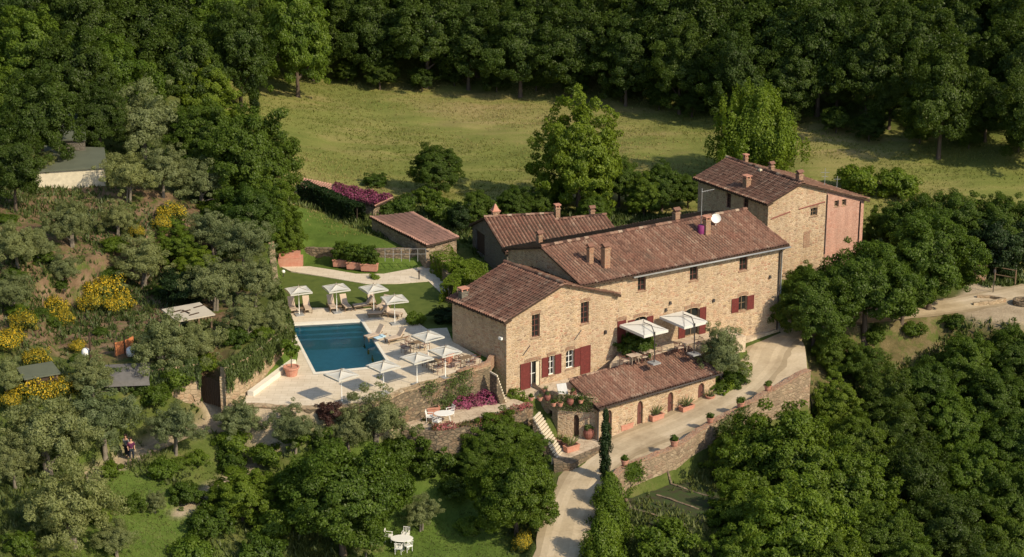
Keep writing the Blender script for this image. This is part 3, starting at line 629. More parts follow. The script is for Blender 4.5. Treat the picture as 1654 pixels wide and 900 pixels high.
def roof_slope(name, e0, e1, r0, r1, mat, parent, seed=0, pitch=0.29, course=0.40, thick=0.14):
    """barrel tiles from the eave line e0-e1 up to the ridge line r0-r1"""
    rng = np.random.RandomState(seed); e0, e1, r0, r1 = [np.array(p, float) for p in (e0, e1, r0, r1)]
    W = max(np.linalg.norm(e1 - e0), np.linalg.norm(r1 - r0)); Ls = np.linalg.norm((r0 + r1) / 2 - (e0 + e1) / 2)
    nt = max(2, int(round(W / pitch))); nc = max(2, int(round(Ls / course)))
    prof_u = [0.0, 0.17, 0.24, 0.37, 0.5, 0.63, 0.76, 0.83]; 
    prof_h = [0.0, 0.0, 0.055, 0.095, 0.108, 0.095, 0.055, 0.0]
    us = []; hs = []
    for t in range(nt):
        for a, b in zip(prof_u, prof_h): us.append((t + a) / nt); hs.append(b)
    us.append(1.0); hs.append(0.0); us = np.array(us); hs = np.array(hs); nu = len(us)
    tj = rng.uniform(-0.012, 0.012, (nt + 1, nc)); wob = 0.035 * np.sin(us * W * 0.5 + seed)
    nrm = np.cross(e1 - e0, (r0 + r1) / 2 - (e0 + e1) / 2); nrm /= np.linalg.norm(nrm); nrm = nrm if nrm[2] > 0 else -nrm
    rows = []; tidx = np.minimum(np.arange(nu) // len(prof_u), nt - 1)
    for c in range(nc):
        for v, lift in ((c / nc, 0.045), ((c + 0.999) / nc, 0.0)):
            base = (e0[None] * (1 - us)[:, None] + e1[None] * us[:, None]) * (1 - v) + (r0[None] * (1 - us)[:, None] + r1[None] * us[:, None]) * v
            sag = -0.05 * math.sin(math.pi * v) 
            rows.append(base + nrm * (hs * (1 + 0.15 * (lift > 0)) + lift + tj[tidx, c] * 2 + wob * 0.6 + sag + (0.02 * rng.randn() if 0 else 0))[:, None])
    V = np.concatenate(rows); nr = len(rows); F = []; ii = np.arange(nr * nu).reshape(nr, nu)
    F = np.stack([ii[:-1, :-1].ravel(), ii[:-1, 1:].ravel(), ii[1:, 1:].ravel(), ii[1:, :-1].ravel()], 1)
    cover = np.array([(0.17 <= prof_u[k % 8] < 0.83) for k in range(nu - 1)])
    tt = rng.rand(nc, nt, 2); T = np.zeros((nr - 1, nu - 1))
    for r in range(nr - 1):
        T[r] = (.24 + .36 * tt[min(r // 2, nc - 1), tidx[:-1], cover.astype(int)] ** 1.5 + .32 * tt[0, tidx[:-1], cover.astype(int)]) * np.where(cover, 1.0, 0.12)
    off = np.array(wloc(parent)) if parent is not None else 0
    o = np_mesh(name, V - off, F, mat, T.ravel(), parent)
    mb = MB(); dz = Vector((0, 0, -thick)); P = [Vector(p) for p in (e0, e1, r1, r0)]; Q = [p + dz for p in P]; lo = Vector((0, 0, -.01)); P = [p + lo for p in P]
    mb.add(P + Q, [(0, 1, 2, 3), (7, 6, 5, 4), (0, 4, 5, 1), (1, 5, 6, 2), (2, 6, 7, 3), (3, 7, 4, 0)])
    # rafter ends under the eave
    E0, E1 = Q[0], Q[1]; up = (Q[3] - Q[0]).normalized(); n = int(W / 0.55)
    for i in range(n + 1):
        q = E0.lerp(E1, i / n) + up * 0.05; along = (E1 - E0).normalized() * 0.045
        mb.add([q - along, q + along, q + along + up * 0.7, q - along + up * 0.7] + [p - Vector((0, 0, .1)) for p in (q - along, q + along, q + along + up * .7, q - along + up * .7)], [(7, 6, 5, 4), (0, 4, 5, 1), (1, 5, 6, 2), (3, 7, 4, 0)])
    mb.build('eave_board', M['wood_dark'], o, local=False) if parent is None else mb_build_under(mb, 'eave_board', M['wood_dark'], o)
    return o
def mb_build_under(mb, name, mat, o):
    q = mb.build(name, mat, None); off = wloc(o); q.data.transform(Matrix.Translation(-off)); q.parent = o; return q
def ridge_caps(a, b, parent, r=0.14, seed=0, mat=None, name='ridge_tiles'):
    a = Vector(a); b = Vector(b); n = max(2, int((b - a).length / 0.42)); mb = MB(); rng = random.Random(seed); d = (b - a).normalized()
    q = d.cross(Vector((0, 0, 1))).normalized(); w = q.cross(d)
    for i in range(n):
        p0 = a.lerp(b, i / n); p1 = a.lerp(b, (i + 1.12) / n); r0 = r * 1.12; r1 = r * 0.95; vs = []; K = 6
        for p, rr in ((p0, r0), (p1, r1)):
            for k in range(K + 1):
                t = math.pi * k / K; vs.append(p + q * math.cos(t) * rr + w * (math.sin(t) * rr + rng.uniform(-.01, .01)))
        mb.add(vs, [(k, k + 1, K + 2 + k, K + 1 + k) for k in range(K)], rng.random())
    return mb.build(name, mat or M['tiles'], parent)
def chimney(parent, p, w=0.5, h=1.2, cap='flat', ang=33, mat='brick', d=None):
    mb = MB(); d = d or w; ra = R(ang); p = Vector(p); mb.box((p.x, p.y, p.z + h / 2 - .3), (w, d, h + .6), ra); mb.box((p.x, p.y, p.z + h - .1), (w + .1, d + .1, .08), ra)
    o = mb.build('chimney', M[mat], parent); mb = MB()
    if cap == 'flat':
        for sx in (-1, 1):
            for sy in (-1, 1): q = p + dirv(ang) * sx * (w / 2 - .07) + dirv(ang + 90) * sy * (d / 2 - .07); mb.box((q.x, q.y, p.z + h + .1), (.1, .1, .22), ra)
        mb.box((p.x, p.y, p.z + h + .25), (w + .16, d + .16, .08), ra)
    elif cap == 'pyramid':
        mb.box((p.x, p.y, p.z + h + .03), (w + .2, d + .2, .07), ra); mb.box((p.x, p.y, p.z + h + .35), (w + .05, d + .05, .6), ra, taper=0.12)
    elif cap == 'gable':
        mb.box((p.x, p.y, p.z + h + .08), (w * .8, d * .8, .18), ra); u = dirv(ang) * (w / 2 + .08); v = dirv(ang + 90) * (d / 2 + .08); c = Vector((p.x, p.y, p.z + h + .18)); up = Vector((0, 0, .22))
        mb.add([c - u - v, c + u - v, c + u + v, c - u + v, c - u + up, c + u + up], [(0, 1, 5, 4), (2, 3, 4, 5), (0, 4, 3), (1, 2, 5), (3, 2, 1, 0)])
    q = mb.build('cap', M['tiles'] if cap == 'gable' else M['terracotta'], o, local=False); return o
def pipe(parent, pts, r=0.05, mat='metal', name='downpipe'): mb = MB(); mb.tube(pts, r, 8); return mb.build(name, M[mat], parent, smooth=True)

# ------------------------------------------------------------------ front house with the gable towards the camera
b = FH; o, u, v = b['o'], dirv(b['u']), dirv(b['v']); L, W = b['L'], b['W']; EZ, RZ = 3.75, 5.6
fh = thing('stone_house', 'stone house with gable end facing the camera, standing beside the pool deck', 'house', (o.x, o.y, T1), 0, 'farmhouse buildings')
FF = Facade(o, b['u']); FLf = Facade(o + v * W, b['v'] + 180)
wins = [FF.rect(859, 508, 872, 545), FF.rect(938, 488, 951, 523)]
d1 = FF.rect(849, 585, 872, 636); w2 = FF.rect(885, 575, 896, 606); w3 = FF.rect(914, 566, 927, 595); d4 = FF.rect(937, 559, 953, 609)
d1 = (d1[0], d1[1], T1 + .02, FF.hit(860, 584)[1]); d4 = (d4[0], d4[1], T1 + .02, d4[3])
mb = MB(); RM = 5.45
wall(mb, FF, L, -6, [(0, EZ), (RM, RZ), (L, EZ)], [w + (0,) for w in wins] + [d1 + (0.12,), w2 + (.1,), w3 + (.15,), d4 + (0,)])
wall(mb, FLf, W, -6, [(0, EZ), (W, EZ)])
FB = Facade(o + u * L + v * W, b['u'] + 180); wall(mb, FB, L, -6, [(0, EZ), (L - RM, RZ), (L, EZ)])
FR_ = Facade(o + u * L, b['v']); wall(mb, FR_, W, -6, [(0, EZ), (W, EZ)])
mb.build('wall', M['stone'], fh)
for w_ in wins: window(fh, FF, w_, M['shutter_dark'], (2, 4))
window(fh, FF, w2, M['white_metal'], (2, 3)); window(fh, FF, w3, M['white_metal'], (2, 3))
a = FF.rect(876, 573, 884, 607); shutter(fh, FF, w2[0] - .62, w2[0], w2[2], w2[3]); shutter(fh, FF, w2[1], w2[1] + .62, w2[2], w2[3])
shutter(fh, FF, w3[1], w3[1] + .6, w3[2], w3[3]); shutter(fh, FF, d4[0], d4[1], d4[2], d4[3], off=0.03)
window(fh, FF, d1, M['white_metal'], (2, 2), 'glazed_door', sill=False)
s0 = FF.rect(840, 587, 857, 638); shutter(fh, FF, s0[0], d1[0] + .42, T1 + .05, d1[3] + .02, off=0.06)
mb = MB(); fbox(mb, FF, d1[1] - .34, d1[1] - .02, T1 + .02, d1[3] - .15, -.12, -.08); mb.build('curtain', M['cream'], fh)
for px, py in ((850, 566), (933, 541)):
    s, z = FF.hit(px, py); mb = MB(); mb.tube([FF.p(s - .35, z - .35, .04), FF.p(s + .35, z + .35, .04)], .035, 6); mb.build('wall_tie', M['metal'], fh)
s, z = FF.hit(977, 536); mb = MB(); mb.box(FF.p(s, z, .1), (.16, .2, .28), R(36)); mb.build('wall_fixture', M['metal'], fh)
s, z = FLf.hit(811, 546); mb = MB(); mb.box(FLf.p(s, z, .15), (.35, .2, .2), R(130)); mb.build('wall_light', M['white_metal'], fh)
ov = 0.42; apx = FF.p(RM, RZ); fr = -v * 0.30
def Z3(p, z): return (p.x, p.y, z)
dzl = (RZ - EZ) / RM * ov; dzr = (RZ - EZ) / (L - RM) * ov; f0 = o - v * .28; bk = o + v * (W + .3)
rf = roof_slope('roof', Z3(bk - u * ov, EZ - dzl + .12), Z3(f0 - u * ov, EZ - dzl + .12), Z3(bk + u * RM, RZ + .12), Z3(f0 + u * RM, RZ + .12), M['tiles_red'], fh, 1)
rf2 = roof_slope('roof', Z3(f0 + u * (L + .55), EZ - dzr + .12), Z3(bk + u * (L + .55), EZ - dzr + .12), Z3(f0 + u * RM, RZ + .12), Z3(bk + u * RM, RZ + .12), M['tiles'], fh, 2)
ridge_caps(Z3(f0 + u * RM, RZ + .2), Z3(bk + u * RM, RZ + .2), fh, .16, 3)
lc = o + v * (W - 1.0) + u * 0.35; chimney(fh, (lc.x, lc.y, EZ + .1), .62, .75, 'none' if False else 'flat', 36, 'plaster_grey', .5)

# ------------------------------------------------------------------ long main farmhouse
b = MH; o, u, v = b['o'], dirv(b['u']), dirv(b['v']); L, W = b['L'], b['W']; EZ, RZ = 5.2, 6.75; RM = 5.5
mh = thing('farmhouse', 'long two storey stone farmhouse under the longest tiled roof, behind the canopies', 'house', (o.x, o.y, T1), 0, 'farmhouse buildings')
FM = Facade(o, b['u']); FML = Facade(o + v * W, b['v'] + 180); FMR = Facade(o + u * L, b['v']); FMB = Facade(o + u * L + v * W, b['u'] + 180)
up = [FM.rect(1030, 443, 1043, 470), FM.rect(1114, 426, 1127, 453), FM.rect(1194, 410, 1207, 437)]
g1 = FM.rect(997, 518, 1010, 546); g2 = FM.rect(1024, 512, 1044, 546); g3 = FM.rect(1106, 498, 1129, 532); g4 = FM.rect(1192, 478, 1206, 502)
g2 = (g2[0], g2[1], TU + .02, g2[3]); g3 = (g3[0], g3[1], TU + .02, g3[3]); g1 = (g1[0], g1[1], TU + .35, g1[3])
mb = MB(); wall(mb, FM, L, -6, [(0, EZ), (L, EZ)], [w + (0,) for w in up] + [g1, g2 + (.25,), g3 + (.25,), g4 + (.1,)])
wall(mb, FML, W, -6, [(0, EZ), (W - RM, RZ), (W, EZ)]); wall(mb, FMR, W, -6, [(0, EZ), (RM, RZ), (W, EZ)]); wall(mb, FMB, L, -6, [(0, EZ), (L, EZ)])
mb.build('wall', M['stone'], mh)
for w_ in up: window(mh, FM, w_, M['shutter_dark'], (2, 3))
window(mh, FM, g1, M['shutter_dark'], (1, 2)); shutter(mh, FM, g1[0] - .02, g1[1] + .02, g1[2], g1[3], off=.03)
for g in (g2, g3): window(mh, FM, g, M['wood'], (2, 3), 'glazed_door', sill=False)
window(mh, FM, g4, M['wood'], (2, 2))
for g, w_ in ((g2, .62), (g3, .66), (g4, .72)):
    shutter(mh, FM, g[0] - w_, g[0], g[2], g[3] - (.1), off=.05); shutter(mh, FM, g[1], g[1] + w_, g[2], g[3] - .1, off=.05)
for px, py in ((1082, 489), (1075, 500), (1152, 485), (1243, 447), (979, 537)):
    s, z = FM.hit(px, py)
    if s < 3: continue
    mb = MB(); mb.box(FM.p(s, z, .08), (.22, .16, .26), R(31.7), taper=.7); mb.build('wall_fixture', M['metal'], mh)  # round iron wall ties, drawn as small tapered boxes
s, z = FM.hit(1254, 395); sb, zb = s, T1
f0 = o - u * .35; f1 = o + u * (L + .35); dz = (RZ - EZ) / RM * .5
roof_slope('roof', Z3(f0 - v * .5, EZ - dz + .12), Z3(f1 - v * .5, EZ - dz + .12), Z3(f0 + v * RM, RZ + .12), Z3(f1 + v * RM, RZ + .12), M['tiles'], mh, 4)
roof_slope('roof', Z3(f1 + v * (W + .5), EZ - dz + .12), Z3(f0 + v * (W + .5), EZ - dz + .12), Z3(f1 + v * RM, RZ + .12), Z3(f0 + v * RM, RZ + .12), M['tiles'], mh, 5)
ridge_caps(Z3(f0 + v * RM, RZ + .2), Z3(f1 + v * RM, RZ + .2), mh, .16, 6)
pipe(mh, [Z3(f0 + u * 5 - v * .62, EZ - dz + .02), Z3(f1 - v * .62, EZ - dz - .02)], .075, 'grey_metal', 'gutter')
pipe(mh, [FM.p(L - .35, EZ - .25, .5), FM.p(L - .35, EZ - .6, .1), FM.p(L - .35, T1, .1)], .06, 'metal')
pipe(mh, [FM.p(L - .1, EZ - .25, .5), FM.p(L - .1, EZ - .6, .08), FM.p(L - .1, T1, .08)], .045, 'grey_metal')
def mh_roof(px, py):       # point on the front slope seen at a bearing
    d = ray(px, py); n = Vector((0, 0, 0)); a = Vector(Z3(o - v * 0, EZ + .12)); e1 = Vector((u.x, u.y, 0)); e2 = Vector((v.x, v.y, (RZ - EZ) / RM)); n = e1.cross(e2)
    c = Vector((0, 0, CAM_H)); t = (a - c).dot(n) / d.dot(n); return c + d * t
p = mh_roof(953, 424); chimney(mh, p, .42, 1.25, 'gable', 33)
p = mh_roof(978, 431); chimney(mh, p, .55, 1.65, 'gable', 33)
p = mh_roof(1141, 378); chimney(mh, p, .5, 1.3, 'flat', 33)
q = mh_roof(1133, 376); mb = MB(); mb.lathe([(.34, 0), (.36, .7), (.3, .75), (0, .76)], (q.x, q.y, q.z - .05), 12); mb.build('purple_tank', M['purple'], mh, smooth=True)
mb = MB(); mb.tube([(q.x - .05, q.y, q.z), (q.x - .05, q.y, q.z + 3.9)], .03, 5); mb.tube([(q.x - .1, q.y, q.z + 3.6), (q.x + 1.0, q.y + .3, q.z + 3.75)], .025, 5)
for k in range(5): mb.tube([(q.x + .2 * k, q.y - .25, q.z + 3.6 + .03 * k), (q.x + .2 * k, q.y + .25, q.z + 3.62 + .03 * k)], .015, 4)
mb.build('antenna', M['grey_metal'], mh)
q = mh_roof(1156, 366); mb = MB(); rot = Matrix.Rotation(R(60), 3, 'X') 
prof = [(0, 0), (.18, .02), (.32, .07), (.42, .13)]; vs = []; fs = []; n = 16
for r_, z_ in prof:
    for k in range(n): t = 2 * math.pi * k / n; w_ = rot @ Vector((r_ * math.cos(t), r_ * math.sin(t), z_)); vs.append(w_ + Vector((q.x, q.y, q.z + .7)))
for i in range(3):
    for k in range(n): fs.append((i * n + k, i * n + (k + 1) % n, (i + 1) * n + (k + 1) % n, (i + 1) * n + k))
mb.add(vs, fs); mb.tube([(q.x, q.y + .05, q.z), (q.x, q.y + .05, q.z + .7)], .03, 5); mb.build('satellite_dish', M['white_metal'], mh, smooth=True)
q = o + u * 14.2 + v * 6.6; chimney(mh, (q.x, q.y, RZ - .2), .5, .9, 'gable', 33)
for dx_ in (.6,): 
    q = o + u * 2.2 + v * 9.6; chimney(mh, (q.x, q.y, 5.6), .4, .9, 'gable', 33)

# ------------------------------------------------------------------ far house, half stone and half pink plaster
b = FA; o, u, v = b['o'], dirv(b['u']), dirv(b['v']); L, W = b['L'], b['W']; EZ, RZ, EZ2 = 6.0, 7.25, 4.55; RM = 3.6
fa = thing('tall_house', 'tall house with half of its gable end in pink plaster, furthest of the farmhouse buildings', 'house', (o.x, o.y, -1), 0, 'farmhouse buildings')
FG = Facade(o, b['u']); FGL = Facade(o + v * W, b['v'] + 180)
fw = [FG.rect(1309, 336, 1320, 349), FG.rect(1347, 324, 1354, 334), FG.rect(1359, 322, 1366, 332)]
mb = MB(); wall(mb, FG, L, -8, [(0, EZ), (RM, RZ), (L, EZ2)], [w + (0,) for w in fw])
fl = [FGL.rect(1172, 312, 1180, 336), FGL.rect(1199, 320, 1208, 346), ]
wall(mb, FGL, W, -8, [(0, EZ), (W, EZ)], fl)
F2 = Facade(o + u * L, b['v']); F3 = Facade(o + u * L + v * W, b['u'] + 180); wall(mb, F2, W, -8, [(0, EZ2), (W, EZ2)]); wall(mb, F3, L, -8, [(0, EZ2), (L - RM, RZ), (L, EZ)])
mb.build('wall', M['stone'], fa)
for w_ in fw: window(fa, FG, w_, M['wood'], (2, 2))
for w_ in fl: window(fa, FGL, w_, M['shutter_dark'], (2, 3), sill=False, arch=False)
sP, _z = FG.hit(1334, 350)
class _Off(Facade): pass
FGp = Facade(o + FG.n * 0.05, b['u']); mb = MB()
def topz(s): return RZ - (s - RM) * (RZ - EZ2) / (L - RM)
wall(mb, FGp, L, -7.9, [(sP, topz(sP) - .02), (L, topz(L) - .02)], [fw[1], fw[2]], .05, start=sP); mb.quad(FGp.p(sP, -7.9, -.05), FGp.p(sP, -7.9), FGp.p(sP, topz(sP) - .02), FGp.p(sP, topz(sP) - .02, -.05))
mb.build('plaster_wall', M['pink_plaster'], fa)
niche = FG.rect(1297, 374, 1307, 400); mb = MB(); fbox(mb, FG, *niche[:2], niche[2], niche[3], .0, .025); mb.build('blocked_window', M['brick'], fa)
for a, c_ in (((1245, 354), (1276, 342)), ((1290, 338), (1332, 326))):
    s0, z0 = FG.hit(*a); s1, z1 = FG.hit(*c_); mb = MB(); mb.tube([FG.p(s0, z0, .03), FG.p(s1, z1, .03)], .07, 4); mb.build('beam', M['terracotta_dark'], fa)
f0 = o - v * .35; bk = o + v * (W + .35); k1 = (RZ - EZ) / RM * .45; k2 = (RZ - EZ2) / (L - RM) * .45
roof_slope('roof', Z3(bk - u * .45, EZ - k1 + .12), Z3(f0 - u * .45, EZ - k1 + .12), Z3(bk + u * RM, RZ + .12), Z3(f0 + u * RM, RZ + .12), M['tiles'], fa, 7)
roof_slope('roof', Z3(f0 + u * (L + .45), EZ2 - k2 + .12), Z3(bk + u * (L + .45), EZ2 - k2 + .12), Z3(f0 + u * RM, RZ + .12), Z3(bk + u * RM, RZ + .12), M['tiles'], fa, 8)
ridge_caps(Z3(f0 + u * RM, RZ + .2), Z3(bk + u * RM, RZ + .2), fa, .16, 9)
pipe(fa, [FG.p(L - .5, EZ2 - .1, .12), FG.p(L - .5, -4, .12)], .05, 'metal')
pipe(fa, [FG.p(sP, topz(sP) - .4, .1), FG.p(sP, 0, .1)], .035, 'metal')
def fa_pt(s, t, z): q = o + u * s + v * t; return (q.x, q.y, z)
chimney(fa, fa_pt(.9, 4.2, 6.3), .55, .9, 'flat', 33); chimney(fa, fa_pt(4.6, 1.2, 6.9), .5, .85, 'gable', 33); chimney(fa, fa_pt(4.3, 4.8, 7.0), .4, .8, 'gable', 33)
chimney(fa, fa_pt(4.0, 8.2, 7.1), .35, .8, 'flat', 33); chimney(fa, fa_pt(3.3, 5.2, 7.1), .25, .4, 'none', 33, 'cream')
mb = MB(); q = fa_pt(9.8, 3.5, 5.1); mb.tube([q, (q[0], q[1], q[2] + 1.9)], .03, 5); mb.tube([(q[0] - .4, q[1], q[2] + 1.5), (q[0] + .4, q[1], q[2] + 1.5)], .02, 4)
mb.tube([(q[0] - .3, q[1], q[2] + 1.1), (q[0] + .3, q[1], q[2] + 1.1)], .02, 4); mb.build('antenna', M['grey_metal'], fa)
mb = MB(); q = fa_pt(10.9, 3.0, 4.7); mb.tube([q, (q[0], q[1], q[2] + 1.5)], .03, 5); mb.tube([(q[0] - .3, q[1], q[2] + 1.2), (q[0] + .3, q[1], q[2] + 1.2)], .02, 4); mb.build('antenna', M['grey_metal'], fa)

# ------------------------------------------------------------------ two small buildings behind the farmhouse
def small_house(name, label, cor, axis_u, v_ang, Lu, Wv, ez, rz, back, mat, base, seed, roofmat, wallops=None, ridge_at=0.5):
    """ridge parallel to u; cor is the front-left corner"""
    o = Vector((cor[0], cor[1], 0)); u = dirv(axis_u); v = dirv(v_ang); h = thing(name, label, 'house', (o.x, o.y, base), 0, 'farmhouse buildings')
    F0 = Facade(o, axis_u); F1 = Facade(o + u * Lu, v_ang); F2 = Facade(o + u * Lu + v * Wv, axis_u + 180); F3 = Facade(o + v * Wv, v_ang + 180); RM = Wv * ridge_at; mb = MB()
    wall(mb, F0, Lu, base - 3, [(0, ez), (Lu, ez)]); wall(mb, F1, Wv, base - 3, [(0, ez), (RM, rz), (Wv, back)]); wall(mb, F2, Lu, base - 3, [(0, back), (Lu, back)])
    ops = wallops(F3) if wallops else []
    wall(mb, F3, Wv, base - 3, [(0, back), (Wv - RM, rz), (Wv, ez)], ops); mb.build('wall', M[mat], h)
    for op in ops: door(h, F3, op, M['wood_dark'])
    f0 = o - u * .25; f1 = o + u * (Lu + .25); k = (rz - ez) / RM * .3; k2 = (rz - back) / (Wv - RM) * .3
    roof_slope('roof', Z3(f0 - v * .3, ez - k + .12), Z3(f1 - v * .3, ez - k + .12), Z3(f0 + v * RM, rz + .12), Z3(f1 + v * RM, rz + .12), M[roofmat], h, seed, 0.34)
    roof_slope('roof', Z3(f1 + v * (Wv + .3), back - k2 + .12), Z3(f0 + v * (Wv + .3), back - k2 + .12), Z3(f1 + v * RM, rz + .12), Z3(f0 + v * RM, rz + .12), M[roofmat], h, seed + 1, 0.34)
    ridge_caps(Z3(f0 + v * RM, rz + .2), Z3(f1 + v * RM, rz + .2), h, .14, seed); return h, o, u, v
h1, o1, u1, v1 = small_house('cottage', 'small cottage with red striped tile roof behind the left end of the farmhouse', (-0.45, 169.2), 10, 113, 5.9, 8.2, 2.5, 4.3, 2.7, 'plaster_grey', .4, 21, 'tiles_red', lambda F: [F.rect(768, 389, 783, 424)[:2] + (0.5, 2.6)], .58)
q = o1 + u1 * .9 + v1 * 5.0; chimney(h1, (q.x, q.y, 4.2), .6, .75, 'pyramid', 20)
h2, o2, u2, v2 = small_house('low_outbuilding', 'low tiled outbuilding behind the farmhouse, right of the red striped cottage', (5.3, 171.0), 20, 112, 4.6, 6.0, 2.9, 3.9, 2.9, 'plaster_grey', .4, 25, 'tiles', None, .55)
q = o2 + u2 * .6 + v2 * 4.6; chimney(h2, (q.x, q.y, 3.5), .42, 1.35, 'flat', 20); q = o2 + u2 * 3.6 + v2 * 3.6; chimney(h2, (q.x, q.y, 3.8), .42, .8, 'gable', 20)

# ------------------------------------------------------------------ lean-to outbuilding along the drive and its terrace block
b = OB; o, u, v = b['o'], dirv(b['u']), dirv(b['v']); L, W = b['L'], b['W']; EZ, RZ = -2.62, -1.95
ob_ = thing('lean_to_building', 'long low stone outbuilding with arched doors along the driveway', 'outbuilding', (o.x, o.y, -5.5), 0, 'farmhouse buildings')
FO = Facade(o, b['u']); ops = []
for x0, y0, x1, y1 in ((978, 660, 988, 694), (1029, 645, 1038, 680), (1078, 630, 1087, 665), (1127, 616, 1137, 650)):
    r = FO.rect(x0, y0, x1, y1); ops.append((r[0], r[1], forez(*V2(FO.p((r[0] + r[1]) / 2, 0, .1))) + .02, min(r[3], EZ - .55), .4))
mb = MB(); wall(mb, FO, L, -7, [(0, EZ), (L, EZ)], ops); F1 = Facade(o + u * L, b['v']); wall(mb, F1, W, -7, [(0, EZ), (W, RZ)]); F3 = Facade(o + v * W, b['v'] + 180); wall(mb, F3, W, -7, [(0, RZ), (W, EZ)])
F2 = Facade(o + u * L + v * W, b['u'] + 180); wall(mb, F2, L, -7, [(0, RZ), (L, RZ)])
mb.build('wall', M['stone'], ob_)
for op in ops: d_ = door(ob_, FO, op, M['shutter_dark'], 3, .2)
f0 = o - u * .25; f1 = o + u * (L + .3)
roof_slope('roof', Z3(f0 - v * .4, EZ + .02), Z3(f1 - v * .4, EZ + .02), Z3(f0 + v * (W + .2), RZ + .12), Z3(f1 + v * (W + .2), RZ + .12), M['tiles'], ob_, 31, .27)
ridge_caps(Z3(f0 + v * (W + .2), RZ + .16), Z3(f1 + v * (W + .2), RZ + .16), ob_, .12, 32)
pipe(ob_, [Z3(f0 - v * .5, EZ - .02), Z3(f1 - v * .5, EZ - .02)], .06, 'metal', 'gutter')
pipe(ob_, [FO.p(-.1, EZ - .05, .4), FO.p(-.1, EZ - .35, .12), FO.p(-.1, -5.5, .12)], .06)
tw = [(3.6, 146.0), (6.72, 145.35), (6.9, 149.5), (1.25, 149.3)]
tb = thing('terrace_block', 'square stone terrace block with ragged planted top and one arched door', 'terrace wall', (3.6, 146, -5.5), 0, 'farmhouse buildings')
def fac(a, b_): a = Vector(a + (0,)); b_ = Vector(b_ + (0,)); return Facade(a, math.degrees(math.atan2((b_ - a).y, (b_ - a).x))), (b_ - a).length
mb = MB(); TF, TL = fac(tw[0], tw[1]); r = TF.rect(926, 674, 935, 709); dop = (r[0], r[1], -5.48, -3.6, .3)
rr = random.Random(5)
def ragged(L_): 
    t = [(0, -2.0)]; s = 0
    while s < L_ - .5: s += rr.uniform(.25, .5); t.append((min(s, L_), -2.1 + rr.uniform(-.12, .18)))
    if t[-1][0] < L_: t.append((L_, -2.05))
    return t
wall(mb, TF, TL, -7, ragged(TL), [dop]); F_, L_ = fac(tw[3], tw[0]); wop = (F_.rect(884, 662, 892, 673)); wall(mb, F_, L_, -7, ragged(L_), [(wop[0], wop[1], wop[2], wop[3])], .4)
Fi, Li = fac((tw[1][0] - .3, tw[1][1] + .3), (tw[0][0] + .1, tw[0][1] + .32)); wall(mb, Fi, Li, -2.6, [(0, -2.06), (Li, -2.06)])
mb.quad((3.6, 146.0, -2.06), (6.72, 145.35, -2.06), (6.42, 145.65, -2.06), (3.7, 146.32, -2.06))
mb.build('wall', M['stone'], tb); door(tb, TF, dop, M['wood_dark'], 3, .18)
mb = MB(); fbox(mb, F_, wop[0], wop[1], wop[2], wop[3], -.35, -.3); mb.build('vent', M['wood_dark'], tb)
sheet('terrace_floor', tw, [], T1 + .02, .4, M['patio'])

# ------------------------------------------------------------------ low roofed sheds in the garden
def slab_shed(name, label, cat, roofpx, zs, base, mat, seed, group=None):
    P = [at(*p, z) for p, z in zip(roofpx, zs)]; c = P[0]; h = thing(name, label, cat, (c.x, c.y, base), 0, group)
    mb = MB(); ins = [V2(p) for p in P]; cc = Vector((sum(p[0] for p in ins) / 4, sum(p[1] for p in ins) / 4, 0)); ins = grow(ins, -.35, cc)
    mb.prism(ins, base - 1.5, [p.z - .08 for p in P]); mb.build('wall', M[mat], h)
    roof_slope('roof', P[0], P[1], P[3], P[2], M['tiles_pale'], h, seed, .33); return h, P
shed, SP = slab_shed('garden_shed', 'long low shed with weathered pinkish tile roof above the pool lawn', 'shed', [(596, 350), (689, 397), (742, 383), (668, 343)], [2.5, 2.3, 2.75, 3.0], .6, 'stone_mid', 41)
shed2, SP2 = slab_shed('overgrown_shed', 'low tile roofed shed behind the clipped hedge, overgrown with magenta flowers', 'shed', [(480, 301), (606, 333), (636, 319), (490, 288)], [2.6, 2.2, 2.5, 2.8], 1.0, 'stone_old', 43)
# ------------------------------------------------------------------ old building up the left hill and huts
lb = thing('hill_cottage', 'half hidden pale stone cottage with grey green roofs among the hillside trees', 'house', tuple(at(115, 330, 7.0)))
c = at(125, 330, 6.8); a = c + Vector((-2.9, 0, 0)); mb = MB()
A = [V2(at(60, 330, 6.8)), V2(at(173, 322, 6.8)), V2(at(168, 300, 6.8)), V2(at(75, 296, 6.8))]
mb.prism(A, 4.5, 9.7); mb.build('wall', M['cream'], lb)
mb = MB(); mb.prism(grow(A, .3), [9.72, 9.72, 10.2, 10.2], [9.85, 9.85, 10.33, 10.33]); mb.build('roof', M['green_sheet'], lb)
B_ = [V2(at(98, 296, 7.2)), V2(at(142, 296, 7.2)), V2(at(140, 268, 7.2)), V2(at(98, 268, 7.2))]
mb = MB(); mb.prism(B_, 5, 11.2); mb.build('annex_wall', M['plaster_grey'], lb); mb = MB(); mb.prism(grow(B_, .25), [11.22, 11.22, 12.0, 12.0], [11.35, 11.35, 12.15, 12.15]); mb.build('annex_roof', M['green_sheet'], lb)
